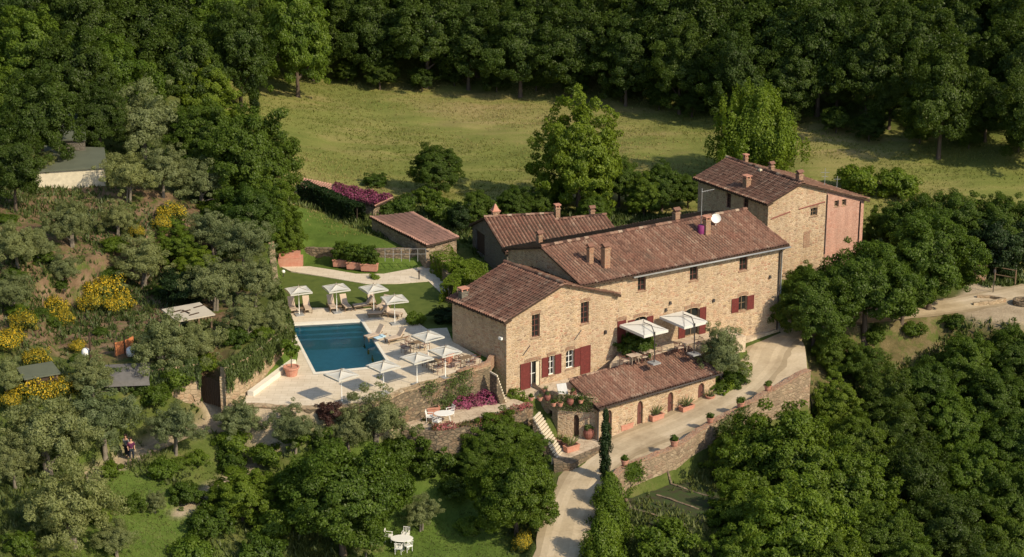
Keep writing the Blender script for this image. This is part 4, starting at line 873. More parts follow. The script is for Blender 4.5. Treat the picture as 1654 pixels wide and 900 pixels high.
def hut(name, label, c, rx, ry, h, rz, mats, posts=True, tilt=.06, wallm=None):
    t = thing(name, label, 'hut', tuple(c), R(rz)); mb = MB(); k = .05
    vs = []
    for sx, sy in ((-1, -1), (1, -1), (1, 1), (-1, 1)): vs.append((sx * rx, sy * ry, h + tilt * (sy + 1)))
    vs += [(x, y, z + .1) for x, y, z in vs[:4]]
    mb.add(vs, [(3, 2, 1, 0), (4, 5, 6, 7), (0, 1, 5, 4), (1, 2, 6, 5), (2, 3, 7, 6), (3, 0, 4, 7)]); rfo = mb.build('roof', mats, t, local=True)
    if name == 'garden_hut':
        mb = MB()
        for q in ((-.5, .3), (.1, -.5), (.7, .4), (-.1, .1)): mb.box((q[0] * rx, q[1] * ry, h + .13 + tilt * (q[1] + 1)), (.9, .12, .05), .2)
        mb.box((-.2, .0, h + .14 + tilt), (.12, 1.0, .05), .2); mb.build('roof_batten', M['wood_dark'], rfo, local=True)
    for sx, sy in ((-1, -1), (1, -1), (1, 1), (-1, 1)):
        mb = MB(); mb.box((sx * (rx - .25), sy * (ry - .25), (h + tilt * (sy + 1)) / 2 - .3), (.14, .14, h + tilt * (sy + 1) + .6)); mb.build('post', M['wood'], t, local=True)
    if wallm:
        for sx, sy, wx, wy in ((0, 1, rx * 2 - .5, .08), (-1, 0, .08, ry * 2 - .5), (0, -1, rx * 2 - .5, .08)):
            mb = MB(); mb.box((sx * (rx - .25), sy * (ry - .25), h / 2 - .35), (wx, wy, h + .55)); mb.build('wall_panel', wallm, t, local=True)
    return t
p = at(306, 538, 2.9); hut('garden_hut', 'small open wooden hut with pale flat roof in the olive grove', p, 1.6, 1.5, 1.6, 32, M['roof_sheet'], wallm=None)
mb = MB(); mb.box((0, .5, .8), (2.6, 1.2, 1.6)); 
p = place_on(64, 628, 0); hut('tool_shed', 'dark wooden shed with grey green roof behind the yellow broom at far left', p + Vector((0, 0, -.2)), 1.35, 1.2, 1.5, 28, M['green_sheet'], wallm=M['wood_dark'])
p = place_on(205, 622, 0); t = thing('covered_stack', 'low stack under a grey tarpaulin beside the orange netting', 'covered stack', tuple(p), R(8)); mb = MB(); mb.box((0, 0, .45), (3.0, 1.8, 1.0), taper=.9); mb.build('stack', M['wood_dark'], t, local=True)
mb = MB(); mb.add([(-1.7, -1.3, .85), (1.7, -1.2, .8), (1.75, 1.2, 1.25), (-1.6, 1.3, 1.2), (0, 0, 1.2), (-1.75, -1.4, .45), (1.75, -1.35, .4)], [(0, 1, 4), (1, 2, 4), (2, 3, 4), (3, 0, 4), (5, 6, 1, 0)]); mb.build('tarpaulin', M['tarp'], t, local=True)
p0 = place_on(186, 578, 0); p1 = place_on(218, 568, 0); t = thing('netting_screen', 'orange netting screen stretched between wooden stakes on the hillside', 'netting', tuple(p0)); mb = MB()
mb.add([p0 + Vector((0, 0, .1)), p1 + Vector((0, 0, .1)), p1 + Vector((0, 0, 1.3)), p0 + Vector((0, 0, 1.2)), (p0 + p1) / 2 + Vector((0, .1, 1.1)), (p0 + p1) / 2 + Vector((0, .1, .1))], [(0, 5, 4, 3), (5, 1, 2, 4)]); mb.build('netting', M['orange'], t)
for k in (0, .5, 1): q = p0.lerp(p1, k); mb = MB(); mb.tube([q - Vector((0, 0, .3)), q + Vector((0, 0, 1.5))], .05, 5); mb.build('stake', M['wood_dark'], t)
for (px, py, lab) in ((211, 573, 'white sack lying at the foot of the orange netting'), (139, 575, 'small white container among shrubs left of the wooden pole')):
    p = place_on(px, py, .2); mb = MB(); mb.lathe([(.0, -.3), (.28, -.28), (.34, 0), (.3, .3), (.12, .42), (0, .43)], (0, 0, .2), 9); s_ = mb.build('white_sack', M['white_metal'], None, smooth=True); s_.location = p; tag(s_, lab, 'sack')
p = place_on(147, 582, 0); mb = MB(); mb.tube([(0, 0, -.3), (0, 0, 2.2)], [.1, .07], 7); q = mb.build('wooden_pole', M['wood_dark']); q.location = p; tag(q, 'dark wooden pole standing left of the orange netting', 'pole')
# ------------------------------------------------------------------ walls of the terraces
def wall_run(name, label, pts, h_top, base, th, mat, cat='stone wall', cap=None, seed=0, group=None, ragg=0.06):
    """pts: (x,y); h_top/base: number or per-point"""
    n = len(pts); rg = random.Random(seed)
    tops = h_top if isinstance(h_top, (list, tuple)) else [h_top] * n; bs = base if isinstance(base, (list, tuple)) else [base] * n
    P = []; Tt = []; Bb = []
    for i in range(n - 1):
        a, b_ = Vector((pts[i][0], pts[i][1], 0)), Vector((pts[i + 1][0], pts[i + 1][1], 0)); k = max(1, int((b_ - a).length / .8))
        for j in range(k): f = j / k; P.append(a.lerp(b_, f)); Tt.append(tops[i] + (tops[i + 1] - tops[i]) * f); Bb.append(bs[i] + (bs[i + 1] - bs[i]) * f)
    P.append(Vector((pts[-1][0], pts[-1][1], 0))); Tt.append(tops[-1]); Bb.append(bs[-1]); Lf = []; Rt = []
    for i, p in enumerate(P):
        d = (P[min(i + 1, len(P) - 1)] - P[max(0, i - 1)]).normalized(); nn = Vector((-d.y, d.x, 0)) * th / 2; Lf.append(p + nn); Rt.append(p - nn)
    Tt = [t + rg.uniform(-ragg, ragg) for t in Tt]; m = len(P); vs = []
    for i in range(m): vs += [(Rt[i].x, Rt[i].y, Bb[i]), (Rt[i].x, Rt[i].y, Tt[i]), (Lf[i].x, Lf[i].y, Tt[i]), (Lf[i].x, Lf[i].y, Bb[i])]
    fs = []
    for i in range(m - 1): o = i * 4; q = o + 4; fs += [(o, q, q + 1, o + 1), (o + 1, q + 1, q + 2, o + 2), (o + 2, q + 2, q + 3, o + 3)]
    fs += [(0, 1, 2, 3), (4 * m - 1, 4 * m - 2, 4 * m - 3, 4 * m - 4)]
    t = thing(name, label, cat, (P[0].x, P[0].y, Bb[0]), 0, group); mb = MB(); mb.add(vs, fs); mb.build('masonry', M[mat], t)
    if cap:
        vs = []
        for i, p in enumerate(P):
            a = p + (Lf[i] - p) * 1.15; b_ = p + (Rt[i] - p) * 1.15; z = Tt[i] + .012
            vs += [(b_.x, b_.y, z), (b_.x, b_.y, z + .09), (a.x, a.y, z + .09), (a.x, a.y, z)]
        mb = MB(); mb.add(vs, fs + [(i * 4, i * 4 + 3, i * 4 + 7, i * 4 + 4) for i in range(m - 1)]); mb.build('coping', M[cap], t)
    return t
def pxw(pts, z): return [V2(at(x, y, z)) for x, y in pts]
dk = DECK
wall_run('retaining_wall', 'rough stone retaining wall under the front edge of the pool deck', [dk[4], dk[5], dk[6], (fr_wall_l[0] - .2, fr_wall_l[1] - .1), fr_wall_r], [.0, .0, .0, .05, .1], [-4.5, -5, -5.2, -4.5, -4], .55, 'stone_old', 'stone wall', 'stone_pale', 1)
fw0, fw1 = Vector(fr_wall_l + (0,)), Vector(fr_wall_r + (0,))
wall_run('parapet_wall', 'low ragged parapet at the house end of the pool deck front', [V2(fw0.lerp(fw1, .62)), V2(fw1), (fw1.x + .35, fw1.y + 1.6)], [.25, .55, .4], -.4, .4, 'brick', 'stone wall', None, 2, None, .12)
wall_run('retaining_wall', 'pale rock wall hung with trailing plants along the left side of the pool deck', TLW2, [2.75, 2.9, 3.1, 3.1, 3.0], [-1.2, -.6, -.4, -.3, -.3], .5, 'stone_pale', 'stone wall', None, 3)
wall_run('retaining_wall', 'pale rock wall hung with trailing plants behind the two walkers', TLW, [2.4, 2.7, 2.75], [-4, -3.5, -3.2], .5, 'stone_pale', 'stone wall', None, 4)
gp = Vector(TLW[2] + (0,)); gq = Vector(TLW2[0] + (0,))
t = thing('gate', 'brown wooden gate closing the steps between the two rock walls', 'gate', (gp.x, gp.y, -1)); mb = MB(); g0 = gp + Vector((.1, 0.4, 0)); g1_ = gq + Vector((-.2, .3, 0))
for k in range(9): a = g0.lerp(g1_, k / 9); c = g0.lerp(g1_, (k + .85) / 9); mb.prism([V2(a), V2(c), (c.x, c.y + .05), (a.x, a.y + .05)], -.6, 1.5)
mb.build('panel', M['wood_dark'], t); mb = MB(); mb.box((gq.x - .05, gq.y + .25, .5), (.4, .4, 2.9)); mb.build('gate_post', M['stone_pale'], t)
# white kerb at the foot of the left rock wall
mb = MB(); a, b_ = Vector(V2(at(400, 640, 0)) + (0,)), Vector(V2(at(469, 588, 0)) + (0,)); d = (b_ - a).normalized(); nn = Vector((d.y, -d.x, 0)) * .5
mb.prism([V2(a), V2(b_), V2(b_ + nn), V2(a + nn)], .0, .42); q = mb.build('bench_kerb', M['coping']); tag(q, 'long white stone bench at the foot of the rock wall beside the pool', 'stone bench')
# stone wall between the pool path and the upper lawn, brick planter at its left end
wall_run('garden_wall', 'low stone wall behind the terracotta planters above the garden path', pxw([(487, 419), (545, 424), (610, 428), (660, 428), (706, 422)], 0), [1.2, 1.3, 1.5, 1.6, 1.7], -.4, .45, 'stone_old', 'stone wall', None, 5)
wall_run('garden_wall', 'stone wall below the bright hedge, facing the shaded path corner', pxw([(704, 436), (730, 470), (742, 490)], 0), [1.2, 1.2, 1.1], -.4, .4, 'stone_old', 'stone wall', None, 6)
q = at(469, 431, 0); t = thing('brick_planter', 'stepped red brick planter at the left end of the garden path', 'planter', tuple(q)); mb = MB(); mb.box((0, .5, .35), (2.2, 1.2, .9), .05); mb.build('base', M['terracotta'], t, local=True); mb = MB(); mb.box((-.1, .8, .95), (1.9, .9, .5), .05); mb.build('upper_tier', M['terracotta'], t, local=True)
# driveway wall
WP = [(983, 778), (1009, 753), (1089, 722), (1147, 684), (1196, 660), (1240, 632), (1289, 606), (1306, 597)]; WZ = [-5.15, -4.95, -4.65, -4.35, -4.0, -3.5, -2.9, -2.75]
wpts = [V2(at(x, y, z)) for (x, y), z in zip(WP, WZ)]
dwall = wall_run('retaining_wall', 'long stone retaining wall with pots on top along the outer side of the driveway', wpts, WZ, [-9.8, -9.8, -9.5, -9.3, -9, -8.8, -8, -7.2], .5, 'stone_mid', 'stone wall', 'brick', 7, None, .1)
def wall_z(i): return WZ[i]
# lower terrace with the white table
LT = pxw([(655, 690), (700, 690), (770, 680), (850, 652), (818, 640), (790, 648), (700, 655), (650, 668)], -2.5)
sheet('lower_terrace', LT, [], -2.47, .3, M['patio'])
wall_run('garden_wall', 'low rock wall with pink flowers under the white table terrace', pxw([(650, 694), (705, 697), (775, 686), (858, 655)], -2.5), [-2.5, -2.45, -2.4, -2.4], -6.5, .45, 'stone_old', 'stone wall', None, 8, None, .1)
# steps
def steps(name, label, a0, a1, z0, z1, w, n, mat='coping'):
    """a0 lower start, a1 upper end (x,y)"""
    a0 = Vector(a0 + (0,)); a1 = Vector(a1 + (0,)); d = (a1 - a0) / n; s = Vector((d.y, -d.x, 0)).normalized() * w / 2; t = thing(name, label, 'steps', (a0.x, a0.y, z0)); mb = MB(); mb2 = MB()
    for k in range(n):
        p = a0 + d * k; q = a0 + d * (k + 1.15); z = z0 + (z1 - z0) * (k + 1) / n; mb.prism([V2(p - s), V2(p + s), V2(q + s), V2(q - s)], z - .13, z)
        s2 = s * .96; mb2.prism([V2(p - s2), V2(p + s2), V2(q + s2), V2(q - s2)], z - 1.6, z - .135)
    mb.build('treads', M[mat], t); mb2.build('masonry', M['stone_old'], t); return t
steps('stone_steps', 'flight of pale stone steps climbing beside the terrace block', V2(at(905, 736, -5.6)), V2(at(866, 672, -2.6)), -5.7, -2.5, 1.35, 15, 'paving')
steps('stone_steps', 'short pale stone steps between the pool deck wall and the stone house', V2(at(812, 648, -2.5)), V2(at(797, 605, -.1)), -2.5, 0, 1.1, 10, 'paving')
steps('stone_steps', 'weathered stairs between the farmhouse and the tall pink house', V2(at(1272, 470, -2.3)), V2(at(1258, 430, -.6)), -2.3, -.4, 1.8, 8, 'stone_pale')
mb = MB(); q = [V2(at(*p, -5.6)) for p in ((893, 742), (922, 742), (986, 716), (984, 722), (924, 752), (895, 752))]
mb.prism(q, -6.6, -5.45); tag(mb.build('platform_kerb', M['stone_old']), 'raised stone kerb at the foot of the steps by the driveway', 'kerb')
# vegetable garden beds
GB = lambda *pts: [V2(at(x, y, -8.1)) for x, y in pts]
for pts, lab in (([(1005, 803), (1072, 779), (1150, 804)], 'stone edging across the far side of the sunken garden'), ([(1020, 822), (1110, 849)], 'stone edging across the near side of the sunken garden'), ([(1060, 800), (1128, 823)], 'middle stone edging of the sunken garden'), ([(1008, 803), (1020, 822)], 'short stone edging at the wall side of the sunken garden')):
    P_ = [V2(Vector(at(*a_, -7.4)).lerp(at(*b_, -7.4), k_ / 6)) for a_, b_ in zip(pts[:-1], pts[1:]) for k_ in range(7)]; wall_run('garden_edging', lab, P_, [gz(*p) + .12 for p in P_], [gz(*p) - .4 for p in P_], .2, 'stone_old', 'edging', None, 11)

# ------------------------------------------------------------------ plants
def leafquads(C, N, size, elong=1.7, rng=None, tang=None):
    n = len(C); rv = rng.normal(size=(n, 3)) if tang is None else tang + rng.normal(size=(n, 3)) * .35
    T = np.cross(N, rv) if tang is None else rv; T /= np.linalg.norm(T, axis=1)[:, None] + 1e-9
    B = np.cross(N, T); B /= np.linalg.norm(B, axis=1)[:, None] + 1e-9; s = size[:, None]
    V = np.stack([C - T * s * elong * .5, C + B * s * .5, C + T * s * elong * .5, C - B * s * .5], 1).reshape(-1, 3)
    return V, np.arange(n * 4).reshape(n, 4)
def crown_mesh(seed, rx, rz, nclump, cr, nleaf, ls, low=-0.55, rough=.22, fill=.12, tintc=.55, elong=1.6, up=.35, shape=None, hollow=.55, flowers=0, upright=False):
    rng = np.random.RandomState(seed); C = []; N = []; S = []; T = []; D = []
    ph = rng.uniform(0, 6.28, 6)
    per = nleaf // nclump
    i = 0
    while len(C) < nclump:
        z = rng.uniform(low, 1); a = rng.uniform(0, 2 * np.pi); h = math.sqrt(max(0, 1 - z * z)); d = np.array([h * math.cos(a), h * math.sin(a), z])
        lob = 1 + rough * (math.sin(3 * a + ph[0] + z * 2) * .5 + math.sin(5 * a + ph[1] - z * 3) * .35 + math.sin(4 * z + ph[2]) * .3) + rng.uniform(-rough, rough) * .6
        rad = rng.uniform(hollow, 1) ** .6 * lob
        if shape == 'column': c = np.array([d[0] * rx * (1 - .5 * max(0, z) ** 2), d[1] * rx * (1 - .5 * max(0, z) ** 2), z * rz]) ; c[:2] *= rng.uniform(.5, 1)
        elif shape == 'cone': zz = rng.uniform(-1, 1); k = (1 - (zz + 1) / 2) ** .7; c = np.array([math.cos(a) * rx * k, math.sin(a) * rx * k, zz * rz])
        elif shape == 'box': c = rng.uniform(-1, 1, 3); ax = rng.randint(0, 3); c[ax] = np.sign(c[ax]) if ax < 2 else 1; c = c * np.array([rx, rx, rz])
        else: c = d * rad * np.array([rx, rx, rz])
        r = cr * rng.uniform(.6, 1.3); k = int(per * (r / cr) ** 2)
        dd = rng.normal(size=(k, 3)); dd /= np.linalg.norm(dd, axis=1)[:, None]
        rr_ = rng.uniform(.5, 1.0, k) ** .5 * r * (1 + .25 * np.sin(dd[:, 0] * 7 + i) * np.sin(dd[:, 2] * 6))
        sc = np.array([1, 1, (2.4 if upright == 2 else 1.6) if upright else .72]); P = c + dd * rr_[:, None] * sc
        n_ = dd * .55 + d * .6 + np.array([0, 0, up]) + rng.normal(size=(k, 3)) * .55; n_ /= np.linalg.norm(n_, axis=1)[:, None]
        C.append(P); N.append(n_); S.append(ls * rng.uniform(.6, 1.35, k)); tc = rng.rand()
        tv = np.clip(tintc * tc + (1 - tintc) * rng.rand(k), 0, 1)
        if flowers: tv = np.where((rng.rand(k) < flowers) & (dd[:, 2] > -.4), rng.uniform(.7, 1, k), tv * .55)
        T.append(tv); i += 1
    nf = int(nleaf * fill)
    if nf:
        dd = rng.normal(size=(nf, 3)); dd /= np.linalg.norm(dd, axis=1)[:, None]; dd[:, 2] = np.maximum(dd[:, 2], low); P = dd * np.array([rx, rx, rz]) * rng.uniform(.3, .72, nf)[:, None]
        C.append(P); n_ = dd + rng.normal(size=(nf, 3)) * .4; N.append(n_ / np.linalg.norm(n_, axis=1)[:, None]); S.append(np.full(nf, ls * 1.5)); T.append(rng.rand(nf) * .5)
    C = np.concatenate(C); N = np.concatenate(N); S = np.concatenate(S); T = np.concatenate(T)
    V, F = leafquads(C, N, S, elong, rng); return V, F, T
def trunk_mb(seed, h, r, crown_c, crx, crz, nb=7, bend=.3, multi=1):
    rg = random.Random(seed); mb = MB()
    for m_ in range(multi):
        bx, by = (rg.uniform(-.25, .25) * (multi > 1), rg.uniform(-.25, .25) * (multi > 1)); pts = []; rad = []; n = 6; top = crown_c + crz * .2
        for i in range(n + 1): f = i / n; pts.append((bx + math.sin(f * 2.2 + seed) * bend * f, by + math.cos(f * 1.9 + seed) * bend * f, -.6 + (top + .6) * f)); rad.append(r * (1 - .65 * f) * (1.35 if i == 0 else 1))
        mb.tube(pts, rad, 8)
        for k in range(nb):
            f = rg.uniform(.45, .95); j = int(f * n); p = Vector(pts[j]); a = rg.uniform(0, 6.28); el = rg.uniform(.2, 1.1); L_ = crx * rg.uniform(.55, .85)
            q = Vector((math.cos(a) * math.cos(el) * L_, math.sin(a) * math.cos(el) * L_, math.sin(el) * crz * .7)); mid = p + q * .5 + Vector((0, 0, .15)); mb.tube([p, mid, p + q], [rad[j] * .55, rad[j] * .35, rad[j] * .12], 5)
    return mb
def plant_proto(kind, seed, rx, rz, trunk_h, r_tr, leafmat, bark='bark', label=None, cat='tree', name='tree', crown_name='crown', multi=1, **kw):
    """plant standing at the origin: trunk and crown; crown centre at trunk_h + rz*0.85"""
    cz = trunk_h + rz * .85; V, F, T = crown_mesh(seed, rx, rz, **kw); V = V + np.array([0, 0, cz]); V[:, 2] = np.maximum(V[:, 2], .02)
    t = thing(name, label, cat, (0, 0, 0)); cr = np_mesh(crown_name, V, F, M[leafmat], T, t)
    if r_tr > 0: trunk_mb(seed, trunk_h, r_tr, cz, rx, rz, multi=multi).build('trunk' if cat == 'tree' else 'stem', M[bark], t, smooth=True, local=True)
    PROTO[kind] = dict(o=t, rx=rx, rz=rz, cz=cz, cat=cat, used=False); return t
PROTO = {}
B = dict
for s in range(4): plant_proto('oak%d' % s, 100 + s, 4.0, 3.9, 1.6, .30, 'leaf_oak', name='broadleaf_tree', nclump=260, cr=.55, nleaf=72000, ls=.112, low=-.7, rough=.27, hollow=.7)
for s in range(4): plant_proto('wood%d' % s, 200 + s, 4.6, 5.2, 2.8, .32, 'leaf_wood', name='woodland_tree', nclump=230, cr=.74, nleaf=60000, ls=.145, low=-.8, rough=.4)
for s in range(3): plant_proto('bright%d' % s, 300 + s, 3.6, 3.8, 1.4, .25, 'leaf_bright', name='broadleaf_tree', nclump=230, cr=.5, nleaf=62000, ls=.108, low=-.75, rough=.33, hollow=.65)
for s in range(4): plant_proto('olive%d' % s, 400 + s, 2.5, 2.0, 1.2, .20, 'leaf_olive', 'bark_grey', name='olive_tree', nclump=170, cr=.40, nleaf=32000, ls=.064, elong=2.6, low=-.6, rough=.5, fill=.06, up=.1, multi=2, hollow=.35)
for s in range(3): plant_proto('shrub%d' % s, 500 + s, 1.5, 1.1, -.1, .06, 'leaf_oak', name='shrub', cat='shrub', crown_name='foliage', nclump=70, cr=.32, nleaf=9000, ls=.10, low=-.6, rough=.3)
for s in range(2): plant_proto('bshrub%d' % s, 520 + s, 1.5, 1.2, -.1, .06, 'leaf_bright', name='shrub', cat='shrub', crown_name='foliage', nclump=50, cr=.40, nleaf=7000, ls=.11, low=-.6, rough=.3)
for s in range(2): plant_proto('broom%d' % s, 540 + s, 1.5, 1.15, -.1, .06, 'leaf_broom', name='broom_shrub', cat='shrub', crown_name='foliage', nclump=55, cr=.42, nleaf=7500, ls=.10, low=-.6, rough=.4, flowers=.55, upright=True)
plant_proto('ball0', 560, .8, .75, -.1, .05, 'leaf_bright', name='clipped_shrub', cat='shrub', crown_name='foliage', nclump=40, cr=.2, nleaf=4000, ls=.07, low=-.7, rough=.05, hollow=.9)
plant_proto('red0', 570, 1.5, 1.4, .1, .08, 'leaf_red', name='shrub', cat='shrub', crown_name='foliage', nclump=50, cr=.42, nleaf=7000, ls=.11, low=-.6, rough=.3)
plant_proto('magenta0', 575, .75, .55, -.1, .03, 'leaf_magenta', name='bougainvillea', cat='flowering shrub', crown_name='foliage', nclump=30, cr=.22, nleaf=3000, ls=.08, low=-.6, rough=.35)
plant_proto('dark0', 580, 2.6, 3.2, .3, .15, 'leaf_dark', name='evergreen_tree', nclump=80, cr=.6, nleaf=16000, ls=.14, low=-.8, rough=.3)
plant_proto('poplar0', 590, 3.5, 3.7, 1.0, .28, 'leaf_bright', name='multi_stemmed_tree', nclump=150, cr=.48, nleaf=60000, ls=.11, low=-.85, rough=.32, upright=2, up=.1, hollow=.55, multi=3)
plant_proto('cypress0', 595, .52, 3.4, .2, .12, 'leaf_dark', name='cypress', nclump=90, cr=.24, nleaf=12000, ls=.09, low=-1, shape='column', upright=True, hollow=.8)
plant_proto('hedgecone0', 598, 1.9, 2.6, -.2, .15, 'leaf_bright', name='conifer', nclump=110, cr=.42, nleaf=18000, ls=.11, low=-1, shape='column', upright=True)
rp = random.Random(77); PLACED = []
def plant(kind, px, py, wpx, label, hfac=1.0, group=None, var=None):
    """kind of plant whose crown centre is seen at (px,py) with crown width wpx (survey photograph pixels)"""
    ks = [k for k in PROTO if k[:-1] == kind]; k = ks[(var if var is not None else rp.randrange(len(ks))) % len(ks)]; P = PROTO[k]
    s = 1.0
    for _ in range(4): p = place_on(px, py, P['cz'] * s * hfac); s = (wpx / 2 / pxscale(p)) / (P['rx'] * 1.12)
    o = P['o'] if not P['used'] else copy_tree(P['o']); P['used'] = True
    o.location = (p.x, p.y, gz(p.x, p.y) - .05); o.rotation_euler = (0, 0, rp.uniform(0, 6.28)); o.scale = (s, s * rp.uniform(.93, 1.07), s * hfac)
    o['label'] = label; o['category'] = P['cat']
    if group: o['group'] = group
    elif 'group' in o: del o['group']
    PLACED.append((o, p)); return o
ORD = ['first', 'second', 'third', 'fourth', 'fifth', 'sixth', 'seventh', 'eighth', 'ninth', 'tenth', 'eleventh', 'twelfth', 'thirteenth', 'fourteenth', 'fifteenth', 'sixteenth', 'seventeenth', 'eighteenth', 'nineteenth', 'twentieth', 'twenty-first', 'twenty-second', 'twenty-third', 'twenty-fourth']
# the wood beyond the meadow, row by row from its edge upwards
def edge_y(x): return float(np.interp(x, [400, 520, 700, 880, 1000, 1130, 1350, 1500, 1654, 1800], [126, 138, 146, 144, 164, 188, 214, 236, 252, 262]))
for r, (dy, w, nm) in enumerate(((86, 110, 'front'), (128, 125, 'second'), (172, 130, 'third'), (220, 130, 'fourth'), (268, 130, 'fifth'))):
    x = 505 + (r % 2) * 40; i = 0
    while x < 1690:
        y = edge_y(x) - dy + rp.uniform(-16, 16)
        if y > -65:
            plant('wood', x, y, w * rp.uniform(.8, 1.25), '%s tree from the left in the %s row of the dark wood beyond the meadow' % (ORD[i], nm), rp.uniform(.92, 1.2), 'trees of the dark wood beyond the meadow'); i += 1
        x += rp.uniform(66, 92)
i = 0; x = 560
while x < 1670:
    plant('wood', x, edge_y(x) - 22 + rp.uniform(-4, 4), rp.uniform(40, 62), '%s low tree from the left at the foot of the dark wood' % ORD[i], .7, 'low trees along the meadow edge'); i += 1; x += rp.uniform(50, 85)
L = lambda kind, *rows: [plant(kind, *r) for r in rows]
GH = 'trees of the hillside wood at upper left'
hill = [('bright', 478, 62, 125, 'pale green drooping tree where the meadow meets the upper left wood', 1.35), ('wood', 385, 84, 120, 'tree just left of the drooping pale green tree, above the thin cypress'), ('bright', 350, 60, 130, 'broad tree near the top edge, left of the thin cypress'), ('wood', 290, 108, 135, 'tree in the middle of the upper left wood, above the grey green willow like tree'),
    ('wood', 232, 55, 130, 'tree near the top edge of the upper left wood with dark gap at its left'), ('bright', 180, 125, 130, 'tree above the dark shade behind the hill cottage'), ('wood', 120, 120, 130, 'tree above the annex of the hill cottage'), ('bright', 45, 90, 140, 'big tree in the top left corner of the photo'), ('wood', 62, 190, 125, 'tree at far left above the hill cottage roof'),
    ('bright', 10, 165, 110, 'tree on the left edge of the photo, above the hill cottage'), ('wood', 20, 270, 100, 'dark tree on the left edge beside the hill cottage'), ('bright', 335, 168, 100, 'tree left of the thin cypress, beside the meadow corner'), ('wood', 160, 190, 90, 'small dark tree right behind the hill cottage'),
    ('wood', 300, 15, 130, 'tree cut by the top edge left of the drooping pale tree'), ('wood', 130, 40, 130, 'tree in deep shade cut by the top edge at left'), ('wood', 400, 25, 120, 'tree on the top edge just left of the drooping pale tree'), ('wood', 195, 5, 120, 'tree on the top edge above the dark gap in the hillside wood'), ('wood', 40, 10, 130, 'tree cut by the very top left corner'), ('wood', 480, -20, 130, 'tree on the top edge above the drooping pale tree'), ('wood', 90, -30, 120, 'tree crown touching the top edge near the left corner'), ('wood', 560, 20, 120, 'dark tree right of the drooping pale tree'), ('wood', 350, -35, 120, 'tree crown touching the top edge left of centre')]
for h_ in hill: plant(h_[0], h_[1], h_[2], h_[3], h_[4], h_[5] if len(h_) > 5 else 1.1, GH)
plant('cypress', 410, 142, 17, 'thin dark cypress standing at the left corner of the meadow', .95)
L('olive', (232, 195, 130, 'large grey green tree right of the hill cottage at the foot of the hillside wood', 1.0))
plant('oak', 402, 262, 165, 'tall broadleaf tree with dense crown standing left of the clipped hedge', 1.15); plant('oak', 330, 222, 125, 'broadleaf tree between the meadow corner and the olive grove', 1.0); plant('bright', 436, 338, 88, 'broadleaf tree drooping over the left end of the clipped hedge', 1.1); plant('oak', 405, 350, 110, 'dark broadleaf tree below the tall dense tree left of the pool lawn', 1.0)
plant('bright', 462, 378, 62, 'bright green small tree above the red brick planter', 1.2)
GO = 'olive trees of the hillside grove'
ol = [(205, 285, 85, 'olive tree right of the hill cottage wall'), (262, 275, 90, 'second olive tree right of the hill cottage, below the large grey green tree'), (322, 292, 85, 'olive tree left of the tall dense broadleaf tree'), (112, 358, 85, 'dark trunked olive tree in front of the hill cottage'), (62, 262, 55, 'small olive tree above the red earth beside the hill cottage'), (25, 395, 90, 'olive tree on the left edge below the hill cottage'),
    (228, 420, 92, 'rounded grey olive tree in the middle of the bare brown slope'), (100, 440, 60, 'thin olive tree on the bare brown slope at left'), (18, 470, 75, 'olive tree on the left edge beside the yellow broom'), (345, 375, 85, 'olive tree above the bright green shrubs in the grove'), (395, 395, 95, 'olive tree left of the brick planter'), (345, 455, 95, 'olive tree just above the roof of the garden hut'), (412, 455, 85, 'olive tree left of the pool loungers'),
    (262, 562, 105, 'olive tree in front and left of the garden hut'), (328, 558, 75, 'olive tree in front of the garden hut'), (395, 512, 70, 'small olive tree with visible trunk right of the garden hut'), (440, 520, 60, 'olive tree overhanging the left edge of the pool deck'), (60, 395, 60, 'small olive tree above the bare brown slope'), (190, 352, 60, 'low olive tree below the hill cottage'),
    (75, 700, 150, 'large dark olive tree at left below the yellow broom'), (165, 680, 120, 'olive tree just left of the two walkers'), (110, 815, 150, 'large silvery olive tree in the bottom left corner'), (10, 610, 70, 'olive tree on the left edge left of the tool shed'), (145, 610, 80, 'olive tree between the tool shed and the grey tarpaulin'), (282, 690, 90, 'small olive tree right of the two walkers'), (388, 682, 78, 'olive tree in front of the brown gate'), (473, 692, 80, 'olive tree below the near left corner of the pool deck'),
    (607, 678, 112, 'full olive tree hiding the corner of the pool deck wall'), (560, 700, 70, 'low olive tree left of the white table terrace'), (680, 828, 62, 'grey olive tree beside the white table on the lawn'), (250, 810, 40, 'young slender olive tree on the grass at lower left'), (185, 868, 70, 'olive tree on the lower left lawn beside the large silvery one'), (20, 745, 90, 'olive tree on the left edge at mid height of the lower garden'), (590, 880, 50, 'low olive tree cut by the bottom edge left of the lawn table')]
for a in ol: plant('olive', *a, 1.0, GO)
L('bright', (285, 400, 75, 'bright green leafy tree beside the rounded olive tree', .8), (320, 428, 70, 'bright green leafy tree above the garden hut shade', .8))
plant('dark', 300, 465, 90, 'dark evergreen tree in the shade behind the garden hut', .6)
GBr = 'yellow flowering broom shrubs on the hillside'
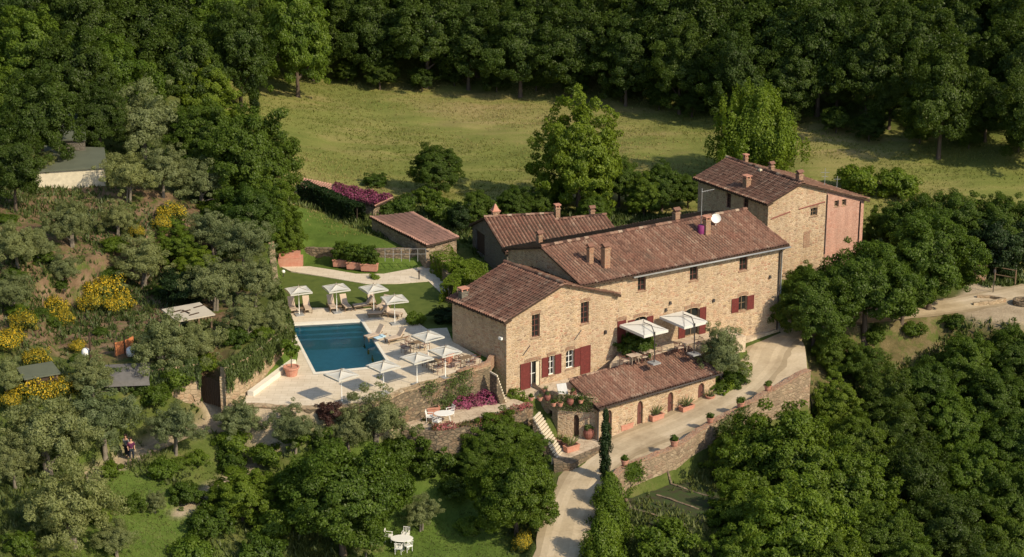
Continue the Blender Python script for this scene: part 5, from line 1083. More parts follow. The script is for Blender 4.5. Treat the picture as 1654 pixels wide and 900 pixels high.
for a in [(15, 552, 52, 'yellow broom shrub on the left edge'), (60, 578, 42, 'yellow broom shrub just above the tool shed'), (85, 500, 50, 'yellow broom shrub left of the bare slope, upper one'), (40, 520, 45, 'yellow broom shrub between the left edge and the tool shed'), (170, 470, 62, 'brightest yellow broom shrub below the rounded olive tree'), (192, 492, 46, 'yellow broom shrub right of the brightest one'), (148, 492, 42, 'yellow broom shrub left of the brightest one'), (280, 348, 48, 'yellow broom shrub high in the olive grove'), (262, 362, 36, 'small broom shrub beside the one high in the grove'),
    (55, 632, 62, 'yellow broom shrub in front of the tool shed'), (100, 628, 55, 'yellow broom shrub right of the tool shed front'), (20, 650, 44, 'yellow broom shrub at far left below the tool shed'), (125, 560, 30, 'small yellow broom shrub left of the wooden pole'), (350, 292, 18, 'tiny yellow broom shrub under the tall dense tree'), (220, 375, 30, 'small broom shrub behind the rounded olive tree'), (105, 515, 36, 'yellow broom shrub above the olive between shed and tarpaulin')]: plant('broom', *a, .9, GBr)
plant('broom', 845, 878, 36, 'golden yellow shrub at the left edge of the driveway, bottom of the photo', 1.3)
# meadow and around the farmhouse
plant('bright', 935, 256, 150, 'wide feathery tree rising from the meadow behind the farmhouse', 1.12, None, 1); plant('oak', 1000, 292, 80, 'tree at the right side of the wide feathery meadow tree', 1.0); plant('oak', 704, 272, 86, 'small dark round tree standing alone in the meadow', .95)
plant('shrub', 606, 293, 44, 'small dark bush on the meadow behind the magenta flowers', .7)
plant('poplar', 1221, 222, 152, 'broad light green tree with feathery upright tips behind the tall pink house', 1.05)
for a in [('oak', 1070, 300, 80, 'tree behind the farmhouse ridge, left of the tall pink house'), ('bright', 1040, 318, 60, 'lighter tree behind the farmhouse ridge beside a dark one'), ('oak', 1112, 308, 55, 'small tree touching the left wall of the tall pink house'), ('oak', 830, 328, 60, 'bushy tree behind the red striped cottage'), ('oak', 772, 335, 60, 'bushy tree left of the cottage pyramid chimney'), ('dark', 745, 352, 45, 'dark evergreen between the garden shed and the cottage'), ('oak', 870, 326, 50, 'bushy tree behind the ridge of the red striped cottage, right part'), ('shrub', 712, 340, 60, 'bush behind the garden shed'), ('shrub', 650, 333, 50, 'bush between the magenta flowers and the garden shed'), ('oak', 960, 340, 60, 'bushy tree behind the low outbuilding chimneys'),
    ('bshrub', 900, 312, 62, 'low bright bush at the left foot of the wide feathery tree'), ('bshrub', 962, 316, 62, 'low bright bush at the right foot of the wide feathery tree'), ('shrub', 690, 318, 46, 'bush at the foot of the small dark meadow tree'), ('bshrub', 1385, 295, 70, 'bush on the meadow right of the tall pink house'), ('bshrub', 1450, 300, 70, 'second bush on the meadow right of the tall pink house'), ('shrub', 628, 338, 36, 'dark bush behind the right end of the clipped hedge')]: plant(*a)
GR = 'broadleaf trees right of the farmhouse'
for a in [('oak', 1480, 372, 115, 'tree behind the tall pink house at right, above the big pair'), ('oak', 1545, 358, 105, 'tree right of the tall pink house at meadow edge'), ('oak', 1620, 362, 105, 'tree at the right edge above the gravel turning place'), ('oak', 1435, 368, 75, 'tree just right of the pink plaster wall'), ('dark', 1610, 400, 90, 'dark tree behind the wooden rail at right'), ('dark', 1645, 395, 80, 'dark tree on the right edge behind the wooden rail'), ('oak', 1505, 415, 165, 'big dense tree left of the gravel turning place'), ('oak', 1400, 465, 160, 'big dense tree between the farmhouse and the gravel turning place'), ('oak', 1316, 500, 130, 'dense tree beside the bend of the driveway'), ('oak', 1300, 462, 74, 'tree in front of the stairs to the tall pink house'), ('oak', 1460, 470, 100, 'tree filling the gap between the two big dense trees right of the farmhouse'), ('oak', 1345, 560, 70, 'low tree behind the end of the driveway wall')]: plant(a[0], a[1], a[2], a[3], a[4], 1.0, GR)
GW = 'trees of the lower right wood'
rw = [('oak', 1640, 575, 110), ('oak', 1565, 590, 110), ('oak', 1500, 630, 110), ('wood', 1430, 640, 100), ('bright', 1350, 655, 80), ('oak', 1610, 650, 120), ('bright', 1540, 690, 115), ('oak', 1645, 720, 120), ('wood', 1450, 705, 100), ('bright', 1270, 745, 190), ('bright', 1205, 735, 120), ('oak', 1385, 720, 110), ('bright', 1355, 800, 170), ('wood', 1480, 780, 130), ('bright', 1570, 770, 120), ('oak', 1640, 810, 120), ('bright', 1200, 830, 110), ('bright', 1280, 860, 190), ('oak', 1420, 870, 130), ('wood', 1530, 860, 120), ('oak', 1620, 885, 110), ('bright', 1190, 905, 110), ('oak', 1340, 920, 150), ('oak', 1480, 930, 130), ('wood', 1600, 950, 130), ('oak', 1395, 590, 70), ('oak', 1690, 640, 100), ('oak', 1700, 880, 120)]
rl = ['on the right edge, just below the gravel turning place', 'second from the right edge below the gravel turning place', 'below the open grassy slope right of the farmhouse', 'below the big dense tree pair', 'small and pale, right of the end of the driveway wall', 'near the right edge, one row below the turning place', 'light green, in the middle of the wood near the right', 'on the right edge at mid height of the wood', 'in the centre of the wood, darker than its neighbours', 'very large and light green, right of the driveway wall', 'light green, leaning over the driveway wall', 'right of the very large light green tree', 'large and light green, right below the centre of the wood', 'dark, right of the large light green tree', 'light green, near the right edge in the lower wood', 'on the right edge low in the wood', 'light green, right of the sunken garden', 'very large, at the bottom right of the sunken garden', 'at the bottom edge, below the large light green one', 'dark, near the bottom edge at right', 'in the bottom right corner', 'cut by the bottom edge right of the sunken garden', 'cut by the bottom edge under the very large one', 'cut by the bottom edge at right of centre', 'cut by the bottom edge near the right corner', 'small, on the grassy slope edge above the wood', 'half outside the right edge at mid height', 'half outside the right edge near the bottom']
for a, l in zip(rw, rl): plant(a[0], a[1], a[2], a[3], 'tree in lower right wood, ' + l, 1.0, GW)
# centre front
plant('oak', 552, 800, 205, 'big round dark green tree at the bottom centre left', .95); plant('oak', 835, 790, 150, 'dense green tree left of the driveway', 1.0); plant('oak', 800, 705, 110, 'green tree below the white table terrace', .8); plant('oak', 852, 712, 70, 'small tree beside the pale stone steps', .8); plant('bright', 390, 800, 110, 'pale green blossoming bush tree left of the big round tree', .75); plant('oak', 775, 745, 90, 'dark tree left of the dense driveway tree', .8)
for a in [('shrub', 700, 745, 80, 'shrub in the middle of the lower garden'), ('shrub', 690, 715, 70, 'shrub under the rock wall of the white table terrace'), ('shrub', 650, 735, 70, 'shrub left of the middle of the lower garden'), ('bshrub', 262, 762, 48, 'rounded bright shrub below the two walkers'), ('bshrub', 320, 742, 38, 'rounded bright shrub right of the small path olive'), ('bshrub', 375, 722, 60, 'bright shrub above the lower garden path'), ('bshrub', 430, 740, 55, 'bright shrub in the middle of the left garden'), ('bshrub', 480, 712, 50, 'bright shrub below the pool deck olives'), ('red', 532, 680, 44, 'dark red leaved bush in front of the pool deck'), ('shrub', 300, 800, 60, 'dark shrub beside the lower path bend'), ('bshrub', 460, 780, 60, 'shrub left of the big round tree top'), ('bshrub', 1080, 884, 105, 'bright yellow green shrub below the sunken garden'), ('shrub', 640, 780, 50, 'shrub at the right shoulder of the big round tree'), ('bshrub', 288, 748, 30, 'smallest rounded shrub beside the path'), ('shrub', 1410, 548, 44, 'low shrub on the grassy bank right of the driveway'), ('bshrub', 1475, 538, 40, 'brighter low shrub on the grassy bank right of the driveway'), ('shrub', 1540, 524, 40, 'low shrub at the near edge of the gravel turning place'), ('bshrub', 1350, 598, 40, 'shrub just right of the end of the driveway wall'), ('shrub', 340, 850, 80, 'shrub left of the foot of the pale green bush tree'), ('bshrub', 310, 895, 70, 'bright shrub on the bottom edge left of centre'), ('bshrub', 440, 850, 80, 'bright shrub between the pale green bush tree and the big round tree'), ('shrub', 420, 895, 80, 'shrub on the bottom edge below the pale green bush tree'), ('shrub', 215, 815, 46, 'shrub on the lower left lawn beside the slender young tree'), ('bshrub', 160, 835, 50, 'bright shrub at the right foot of the large silvery olive tree'), ('shrub', 370, 750, 56, 'dark shrub beside the lower garden path, in the middle of the left garden'), ('bshrub', 755, 850, 44, 'bright shrub on the shaded side of the bottom lawn'), ('shrub', 30, 880, 60, 'dark shrub in the bottom left corner'), ('shrub', 520, 720, 50, 'shrub under the dark red bush'), ('shrub', 735, 790, 60, 'shrub on the shaded lawn'), ('bshrub', 180, 760, 40, 'bright shrub at the left end of the walkers path'),
    ('shrub', 250, 640, 60, 'dark green shrub above the rock wall behind the walkers'), ('bshrub', 285, 610, 60, 'bright shrub on the edge of the upper left terrace'), ('shrub', 225, 625, 50, 'shrub right of the grey tarpaulin'), ('bshrub', 330, 590, 45, 'shrub at the corner above the brown gate'), ('shrub', 380, 545, 50, 'shrub behind the trailing rosemary wall'), ('bshrub', 425, 545, 36, 'silvery shrub behind the trailing rosemary wall, right one')]: plant(*a)
hs_ = random.Random(9); low_ = []
for k in range(46):
    x = hs_.uniform(5, 430); y = hs_.uniform(330, 640)
    if (150 < x < 240 and 540 < y < 625) or (255 < x < 360 and 480 < y < 540) or (20 < x < 110 and 590 < y < 640): continue
    low_.append((x, y)); o_ = plant(('shrub', 'bshrub', 'shrub')[k % 3], x, y, hs_.uniform(24, 46), 'low green shrub growing between the olive trees of the hillside', .75, 'low shrubs of the hillside grove'); low_[-1] = (x, y, o_)
for nm_, y0_, y1_ in (('upper', 0, 400), ('middle', 400, 480), ('lower', 480, 560), ('bottom', 560, 700)):
    for k, (x, y, o_) in enumerate(sorted([l for l in low_ if y0_ <= l[1] < y1_], key=lambda l: l[0])): o_['label'] = 'low hillside shrub, %s from the left in the %s band of the olive grove' % (ORD[k], nm_)
plant('ball', 833, 648, 40, 'clipped round bush at the foot of the stone house corner', 1.0); plant('ball', 914, 597, 30, 'small tree like bush in front of the stone house windows', 1.5); plant('bshrub', 987, 578, 34, 'leafy shrub at the right corner of the stone house', 1.3)
plant('shrub', 1030, 560, 62, 'dark green shrub under the left canopy', 1.0); plant('shrub', 1010, 552, 44, 'dark green shrub between the house wall and the left canopy', 1.2)
plant('olive', 1168, 570, 84, 'full olive tree at the end of the patio beside the driveway', 1.25); plant('shrub', 1185, 612, 46, 'low green hedge plant under the patio olive', .9); plant('shrub', 1160, 628, 34, 'low green plant at the end wall of the lean to', .9)
plant('dark', 722, 508, 52, 'dark conical bush against the side wall of the stone house', .5); plant('bshrub', 670, 517, 32, 'light green shrub on the lawn edge beside the deck', 1.1)
plant('cypress', 978, 722, 19, 'tall slim cypress standing at the edge of the driveway', 1.15)
for a in [(984, 805, 58, 'topmost bright conifer of the row right of the driveway'), (982, 845, 76, 'middle bright conifer of the row right of the driveway'), (976, 893, 90, 'lowest bright conifer of the row right of the driveway')]: plant('hedgecone', *a, 1.0)
for k, P in PROTO.items():
    if not P['used']:
        for ch in list(P['o'].children): bpy.data.objects.remove(ch)
        bpy.data.objects.remove(P['o'])

# ------------------------------------------------------------------ clipped hedges, trailing plants, flower beds
def hedge_box(name, label, pts, w, h, leafmat, seed, cat='hedge', dens=220, ls=.09, lump=.12, zfix=None, group=None):
    rng = np.random.RandomState(seed); C = []; N = []; T = []
    for (a, b_) in zip(pts[:-1], pts[1:]):
        a = np.array(a[:2], float); b_ = np.array(b_[:2], float); d = b_ - a; L_ = np.hypot(*d); d /= L_; nn = np.array([-d[1], d[0]]); n = int(dens * L_ * (w + 2 * h))
        s = rng.uniform(-.1, L_ + .1, n); q = rng.uniform(0, w + 2 * h, n); off = np.clip(q - h, 0, w) - w / 2; zz = np.where(q < h, q, np.where(q > h + w, w + 2 * h - q, h))
        X = a[0] + d[0] * s + nn[0] * off; Y = a[1] + d[1] * s + nn[1] * off; nx_ = np.where(q < h, -1, np.where(q > h + w, 1, 0)); nz_ = (nx_ == 0) * 1.0
        lm = lump * (np.sin(s * 2.3 + seed) * .5 + np.sin(s * 5.1 + zz * 4) * .5 + rng.uniform(-1, 1, n) * .5)
        X += nn[0] * nx_ * lm; Y += nn[1] * nx_ * lm; g = ground_z(X, Y) if zfix is None else zfix; Z = g + zz + nz_ * lm
        C.append(np.stack([X, Y, Z], 1)); NN = np.stack([nn[0] * nx_, nn[1] * nx_, nz_ + .3], 1) + rng.normal(size=(n, 3)) * .5; N.append(NN / np.linalg.norm(NN, axis=1)[:, None]); T.append(rng.rand(n) * .6 + .4 * (np.sin(s * 1.7) * .5 + .5))
    C = np.concatenate(C); N = np.concatenate(N); T = np.concatenate(T); t = thing(name, label, cat, tuple(C[0] * [1, 1, 1]), 0, group)
    V, F = leafquads(C, N, ls * rng.uniform(.7, 1.4, len(C)), 1.6, rng); V = V - C[0]
    np_mesh('foliage', V, F, M[leafmat], np.clip(T, 0, 1), t)
    mb = MB()
    for (a, b_) in zip(pts[:-1], pts[1:]):
        a = Vector((a[0], a[1], 0)); b_ = Vector((b_[0], b_[1], 0)); k = max(2, int((b_ - a).length / .6))
        for i in range(k): 
            q = a.lerp(b_, (i + .5) / k); z = gz(q.x, q.y) if zfix is None else zfix; mb.tube([(q.x, q.y, z - .2), (q.x + .05, q.y, z + h * .8)], [.04, .02], 5)
    mb.build('stems', M['bark'], t); return t
hedge_box('clipped_hedge', 'thick clipped hedge between the upper lawn and the magenta flowered roof', [at(492, 330, 1.2), at(540, 346, 1.2), at(580, 361, 1.2)], 1.4, 1.85, 'leaf_dark', 1, ls=.12, dens=260)
hedge_box('bright_hedge', 'bright green hedge on the wall right of the garden path, upper part', [at(712, 425, .8), at(742, 446, .8), at(772, 440, .8)], 1.9, 1.9, 'leaf_bright', 2, ls=.1)
hedge_box('bright_hedge', 'bright green hedge running down behind the chimney of the stone house', [at(722, 488, .2), at(745, 462, .3), at(778, 447, .4)], 1.2, 1.8, 'leaf_bright', 3, ls=.1)
hedge_box('driveway_hedge', 'low green strip of ground plants along the inner bend of the driveway', [at(1162, 640, -4.4), at(1185, 622, -4.0), at(1206, 596, -3.4)], .9, .7, 'leaf_bright', 4, ls=.1)
hedge_box('bougainvillea_hedge', 'row of magenta bougainvillea at the foot of the pool deck wall', [at(722, 661, -2.5), at(765, 655, -2.5), at(800, 648, -2.5)], .9, .75, 'leaf_magenta', 5, 'flowering hedge', ls=.09, lump=.25, zfix=-2.5)
hedge_box('pink_flower_border', 'long border of pink flowers along the edge of the white table terrace', [at(700, 694, -2.45), at(775, 684, -2.4), at(855, 655, -2.4)], .55, .28, 'leaf_pink', 6, 'flower border', ls=.07, lump=.2, zfix=-2.45, dens=320)
def sheet_flowers(name, label, cat, P, n, leafmat, ls, seed, thick=.15):
    rng = np.random.RandomState(seed); a, b_, c, d = [np.array(p, float) for p in P]; s = rng.rand(n)[:, None]; t_ = rng.rand(n)[:, None] ** 1.2
    C = (a * (1 - s) + b_ * s) * (1 - t_) + (d * (1 - s) + c * s) * t_; C[:, 2] += .12 + thick * (np.sin(s[:, 0] * 22) * np.sin(t_[:, 0] * 9) * .5 + rng.rand(n)); N = rng.normal(size=(n, 3)) * .5 + [0, 0, 1]; N /= np.linalg.norm(N, axis=1)[:, None]
    V, F = leafquads(C, N, ls * rng.uniform(.7, 1.4, n), 1.4, rng); o = np_mesh(name, V, F, M[leafmat], rng.rand(n)); return tag(o, label, cat)
a, b_, c, d = SP2; sheet_flowers('flowering_climber', 'magenta flowering climber spread over the roof of the overgrown shed', 'climber', [a.lerp(b_, .45), b_, c, d.lerp(c, .35)], 5200, 'leaf_magenta', .13, 3, .22)
# trailing plants down the rock walls, one curtain of stems per wall
def trailing(label, pts, tops, drop, seed, dens=46):
    rng = np.random.RandomState(seed); C = []; N = []; Tg = []; T = []
    for i, (a, b_) in enumerate(zip(pts[:-1], pts[1:])):
        a = np.array(a, float); b_ = np.array(b_, float); d = b_ - a; L_ = np.hypot(*d); d /= L_; nn = np.array([d[1], -d[0]]); m = int(L_ * dens)
        for _ in range(m):
            s = rng.uniform(0, L_); z0 = tops[i] + (tops[i + 1] - tops[i]) * s / L_; lb = .45 + .55 * abs(math.sin(s * 1.9 + seed)) ** .7; ln = drop * lb * rng.uniform(.5, 1.0); k = int(ln / .11) + 3; f = np.linspace(0, 1, k)
            off = -.55 + .95 * np.sin(np.minimum(f * 2.6, 1.57)) + rng.uniform(-.1, .12); x = a[0] + d[0] * s + nn[0] * off; y = a[1] + d[1] * s + nn[1] * off; z = z0 + .22 * np.sin(np.minimum(f * 5, 3.1)) - ln * f ** 1.3
            c = np.stack([x, y, z], 1) + rng.normal(size=(k, 3)) * .05; C.append(c); n_ = np.tile([nn[0], nn[1], .5], (k, 1)) + rng.normal(size=(k, 3)) * .4; N.append(n_ / np.linalg.norm(n_, axis=1)[:, None]); T.append(np.full(k, rng.rand()) * .6 + rng.rand(k) * .4); Tg.append(np.tile([0, 0, -1.0], (k, 1)))
    C = np.concatenate(C); N = np.concatenate(N); V, F = leafquads(C, N, np.full(len(C), .10) * rng.uniform(.7, 1.3, len(C)), 3.0, rng, np.concatenate(Tg)); o = np_mesh('trailing_plants', V, F, M['leaf_trail'], np.concatenate(T)); return tag(o, label, 'trailing plants')
trailing('curtain of trailing rosemary hanging over the rock wall beside the pool', TLW2[:4], [2.85, 3.0, 3.2, 3.2], 2.1, 1)
trailing('curtain of trailing rosemary hanging over the rock wall behind the walkers', TLW, [2.5, 2.8, 2.85], 2.2, 2)
# climbers on the deck wall
def creeper(label, F, s0, s1, z0, z1, n, mat, seed, ls=.1):
    rng = np.random.RandomState(seed); C = []
    cs = rng.uniform(s0, s1, 7); cz = rng.uniform(z0, z1, 7); s = np.concatenate([rng.normal(c, .45, n // 7) for c in cs]); z = np.concatenate([rng.normal(c, .4, n // 7) for c in cz]); z = np.clip(z, z0, z1 + .2)
    C = np.array([list(F.p(a, b_, .08 + rng.rand() * .16)) for a, b_ in zip(s, z)]); N = np.tile(list(F.n), (len(C), 1)) + rng.normal(size=(len(C), 3)) * .5; N /= np.linalg.norm(N, axis=1)[:, None]
    V, F_ = leafquads(C, N, ls * rng.uniform(.7, 1.4, len(C)), 1.5, rng); return tag(np_mesh('climbing_plant', V, F_, M[mat], rng.rand(len(C))), label, 'climber')
FD = Facade(fw0 - (fw1 - fw0).normalized().cross(Vector((0, 0, -1))) * 0, math.degrees(math.atan2((fw1 - fw0).y, (fw1 - fw0).x))); FD.o = FD.o + FD.n * .3
creeper('straggly green climber on the stone wall under the pool deck', FD, 1, 5.5, -2.2, 0.2, 1500, 'leaf_trail', 4)
FW = Facade(Vector(wpts[1] + (0,)), math.degrees(math.atan2(wpts[3][1] - wpts[1][1], wpts[3][0] - wpts[1][0]))); FW.o = FW.o + FW.n * .3
creeper('green climber on the driveway retaining wall above the sunken garden', FW, 1.2, 6.5, -7.8, -5.2, 1600, 'leaf_trail', 5)
creeper('straggly creepers on the near end of the driveway retaining wall', FW, -1.0, 3.2, -8.5, -4.9, 2600, 'leaf_oak', 15)
FW2 = Facade(Vector(wpts[3] + (0,)), math.degrees(math.atan2(wpts[5][1] - wpts[3][1], wpts[5][0] - wpts[3][0]))); FW2.o = FW2.o + FW2.n * .3
creeper('green creepers on the upper part of the driveway retaining wall', FW2, .5, 5.5, -6.5, -4.0, 2200, 'leaf_trail', 16)
creeper('small climber on the front of the terrace block', Facade(Vector((tw[0][0], tw[0][1], 0)) + TF.n * .02, TF.ang), .3, 2.6, -3.2, -1.9, 1800, 'leaf_trail', 6, .07)

# meadow grass, scrub and garden ground cover (uncountable)
def tufts(name, n, poly, seed, h, w, mat, per=3, avoid=None, kind='stuff', bbox=None, dens_noise=True):
    rng = np.random.RandomState(seed); P = np.array(poly); lo = P.min(0); hi = P.max(0); X = rng.uniform(lo[0], hi[0], n); Y = rng.uniform(lo[1], hi[1], n); m = sdist(X, Y, poly) > 0
    if avoid:
        for av in avoid: m &= sdist(X, Y, av) < -.15
        d, _ = path_dist(X, Y, ROAD); m &= d > ROADW + .15
        for pth in (PATH_L, PATH_M, PATH_G): d, _ = path_dist(X, Y, pth); m &= d > .75
    X = X[m]; Y = Y[m]
    if dens_noise: k = (np.sin(X * .31 + 1.7 * np.sin(Y * .23)) + np.sin(Y * .43 + X * .17)) * .25 + .5 + rng.uniform(-.3, .3, len(X)); m = k > .35; X = X[m]; Y = Y[m]
    Z = ground_z(X, Y); n = len(X); C = np.stack([X, Y, Z], 1); V = []; T = []
    pt = .5 + .35 * np.sin(X * .12 + 2 * np.sin(Y * .09)) + rng.uniform(-.3, .3, n)
    for k in range(per):
        a = rng.uniform(0, 6.28, n); b_ = rng.uniform(0, 6.28, n); ww = w * rng.uniform(.5, 1.3, n); hh = h * rng.uniform(.5, 1.35, n); jx = rng.normal(size=n) * w * .9; jy = rng.normal(size=n) * w * .9
        base = C + np.stack([jx, jy, np.full(n, -.04)], 1); dx = np.stack([np.cos(a) * ww, np.sin(a) * ww, np.zeros(n)], 1); tip = np.stack([np.cos(b_) * hh * .5, np.sin(b_) * hh * .5, hh], 1)
        V.append(np.stack([base - dx * .5, base + dx * .5, base + tip], 1)); T.append(np.clip(pt + rng.uniform(-.2, .2, n), 0, 1))
    V = np.concatenate(V).reshape(-1, 3); F = np.arange(len(V)).reshape(-1, 3); o = np_mesh(name, V, F, M[mat], np.concatenate(T)); return tag(o, kind=kind)
t = tufts('meadow_grass', 70000, MEAD, 1, .20, .13, 'grass_blades', 3); tag(t, 'tall green and straw coloured grass covering the meadow', 'grass')
AV = [DECK, TERR, PATIO, FORE, TLEFT, fhc, mhc]
bigleft = [(-62, 118), (-4, 118), (3, 130), (2, 143), (-8, 142), (-23, 139), (-22, 160), (-24, 178), (-30, 200), (-62, 210)]
t = tufts('hillside_scrub', 42000, bigleft, 2, .42, .22, 'scrub_leaves', 4, [DECK, TERR, PATIO, FORE, [V2(at(*p, -3)) for p in ((150, 770), (280, 780), (330, 840), (400, 910), (130, 930))], LAWNP]); tag(t, 'rough scrub and weeds covering the hillside between the olive trees', 'ground cover')
t = tufts('lawn_grass', 26000, [(-40, 116), (4, 116), (3, 136), (-14, 136), (-40, 134)], 3, .12, .09, 'scrub_leaves', 3, [DECK], dens_noise=False); tag(t, 'short grass of the lower garden lawns', 'grass')
t = tufts('undergrowth', 40000, [(7, 112), (66, 112), (66, 176), (48, 178), (40, 168), (25, 158), (26, 153), (8, 137)], 4, .45, .24, 'scrub_leaves', 4, [PATIO, FORE, LOOP]); tag(t, 'undergrowth of the lower right wood', 'ground cover')
t = tufts('meadow_margin_weeds', 12000, [(-26, 180), (-5, 176), (0, 172), (20, 178), (24, 186), (34, 184), (50, 172), (60, 178), (40, 190), (0, 190), (-28, 190)], 5, .5, .3, 'scrub_leaves', 4, [UPL, TERR]); tag(t, 'tall weeds along the near edge of the meadow', 'ground cover')
# ------------------------------------------------------------------ furniture, pots, people
def kit(name, label, cat, group=None): return thing(name, label, cat, (0, 0, 0), 0, group)
def put(proto, loc, rz, label, group=None, s=None, first=[]):
    o = proto if proto.name not in first else copy_tree(proto)
    first.append(proto.name); o.location = loc; o.rotation_euler = (0, 0, R(rz)); o['label'] = label
    if group: o['group'] = group
    if s: o.scale = (s, s, s) if not isinstance(s, tuple) else s
    return o
# square parasols
um = kit('parasol', 'x', 'parasol'); mb = MB(); mb.box((0, 0, .05), (.7, .7, .1)); mb.build('base', M['grey_metal'], um, local=True)
mb = MB(); mb.tube([(0, 0, .05), (0, 0, 2.66)], .032, 8); mb.build('pole', M['white_metal'], um, local=True, smooth=True)
mb = MB(); hs = .95; ap = (0, 0, 2.48); cn = [(-hs, -hs, 2.22), (hs, -hs, 2.22), (hs, hs, 2.22), (-hs, hs, 2.22)]
for i in range(4):
    a, b_ = Vector(cn[i]), Vector(cn[(i + 1) % 4]); A_ = Vector(ap); g = 5; rows = []
    for r_ in range(g + 1):
        f = r_ / g; row = []
        for c_ in range(g + 1):
            k = c_ / g; p = A_.lerp(a.lerp(b_, k), f); p.z -= .07 * math.sin(math.pi * f) * math.sin(math.pi * k) ** .5 if 0 < k < 1 else .0; 
            if 0 < k < 1 and r_ == g: p.z += .05 * math.sin(math.pi * k); p = p * 1; q = (a + b_) / 2; p.x += -q.x * .04 * math.sin(math.pi * k); p.y += -q.y * .04 * math.sin(math.pi * k)
            row.append(p)
        rows.append(row)
    vs = [p for row in rows for p in row]; n = g + 1; mb.add(vs, [(r_ * n + c_, (r_ + 1) * n + c_, (r_ + 1) * n + c_ + 1, r_ * n + c_ + 1) for r_ in range(g) for c_ in range(g)])
    mb.add([a, b_, b_ - Vector((0, 0, .12)), a - Vector((0, 0, .12))], [(0, 1, 2, 3)])
mb.build('canopy', M['canvas'], um, local=True)
for c_ in cn: mb = MB(); mb.tube([(0, 0, 2.53), (c_[0] * .97, c_[1] * .97, 2.19)], .014, 4); mb.build('rib', M['wood'], um, local=True)
mb = MB(); mb.lathe([(.0, 2.74), (.04, 2.7), (.05, 2.66), (.02, 2.6)], n=8); mb.build('finial', M['wood'], um, local=True)
GU = 'square parasols around the pool'
for px, py, rz, lab in ((482, 466, 22, 'white square parasol furthest left on the pool lawn, above the pair of loungers'), (543, 462, 24, 'second square parasol from the left on the pool lawn edge'), (603, 463, 30, 'shaded square parasol over the cluster of loungers, beside the path'), (637, 480, 20, 'white square parasol at the right end of the lounger row'),
    (691, 540, 38, 'square parasol nearest the side wall of the stone house, upper one'), (719, 564, 38, 'square parasol beside the side wall of the stone house, lower one'), (673, 575, 40, 'square parasol right of the near right corner of the pool'), (619, 588, 40, 'square parasol just in front of the near right corner of the pool'), (551, 602, 42, 'square parasol in front of the near left corner of the pool')):
    p = at(px, py, 2.4); put(um, (p.x, p.y, .03 if py > 495 else .02), rz, lab, GU)
# wooden sun loungers
lo = kit('sun_lounger', 'x', 'sun lounger'); mb = MB()
for y in (-.3, .3): mb.box((0, y, .3), (1.95, .05, .08))
for k in range(9): mb.box((-.92 + k * .15, 0, .345), (.1, .6, .02))
mb.build('frame', M['wood'], lo, local=True)
for x in (-.85, .75):
    for y in (-.3, .3): mb = MB(); mb.box((x, y, .13), (.07, .05, .27)); mb.build('leg', M['wood'], lo, local=True)
mb = MB(); mb.box((-.33, 0, .40), (1.25, .56, .09)); mb.build('seat_cushion', M['cushion'], lo, local=True)
mb = MB(); mb.add([(.28, -.28, .36), (.28, .28, .36), (.78, .28, 1.05), (.78, -.28, 1.05), (.20, -.28, .43), (.20, .28, .43), (.71, .28, 1.11), (.71, -.28, 1.11)], [(0, 1, 2, 3), (7, 6, 5, 4), (0, 4, 5, 1), (1, 5, 6, 2), (2, 6, 7, 3), (3, 7, 4, 0)]); mb.build('backrest', M['cushion'], lo, local=True)
GL = 'wooden sun loungers along the pool'
for px, py, rz, lab in ((456, 506, 100, 'lounger cut by the olive at the left end of the row'), (472, 503, 104, 'lounger left of the first parasol pole'), (496, 502, 104, 'lounger right of the first parasol pole'), (536, 500, 106, 'lounger left of the second parasol pole'), (558, 499, 112, 'lounger right of the second parasol pole'), (588, 499, 20, 'lounger lying sideways under the shaded parasol'), (600, 490, 100, 'raised lounger behind the shaded parasol pole'), (618, 500, 60, 'lounger at the far right corner of the pool'), (612, 512, 8, 'lounger beside the far right corner of the pool, nearest the water'), (632, 512, 150, 'last lounger right of the far right corner of the pool'), (606, 548, 40, 'lounger with blue towel on the right side of the pool'), (640, 552, 35, 'lounger in the house shadow on the right side of the pool')):
    p = at(px, py, 0); put(lo, (p.x, p.y, .03), rz, lab, GL)
p = at(613, 545, .5); mb = MB(); mb.box((0, 0, 0), (.9, .5, .04)); mb.box((.3, 0, .05), (.3, .5, .1)); q = mb.build('towel', M['towel']); q.location = (p.x, p.y, .52); q.rotation_euler = (0, 0, R(40)); tag(q, 'pale blue towel lying on a lounger at the right side of the pool', 'towel')
# side tables
st = kit('side_table', 'x', 'side table'); mb = MB(); mb.lathe([(0, .42), (.25, .42), (.25, .45), (0, .45)], n=12); mb.build('table_top', M['wood'], st, local=True)
for k in range(3): a = k * 2.1; mb = MB(); mb.tube([(.2 * math.cos(a), .2 * math.sin(a), 0), (.14 * math.cos(a), .14 * math.sin(a), .42)], .018, 5); mb.build('leg', M['wood'], st, local=True)
for px, py, lab in ((486, 506, 'small round table between the first pair of loungers'), (548, 503, 'small round table between the second pair of loungers'), (604, 504, 'small round table among the cluster of loungers')): p = at(px, py, 0); put(st, (p.x, p.y, .03), 0, lab, 'small side tables')
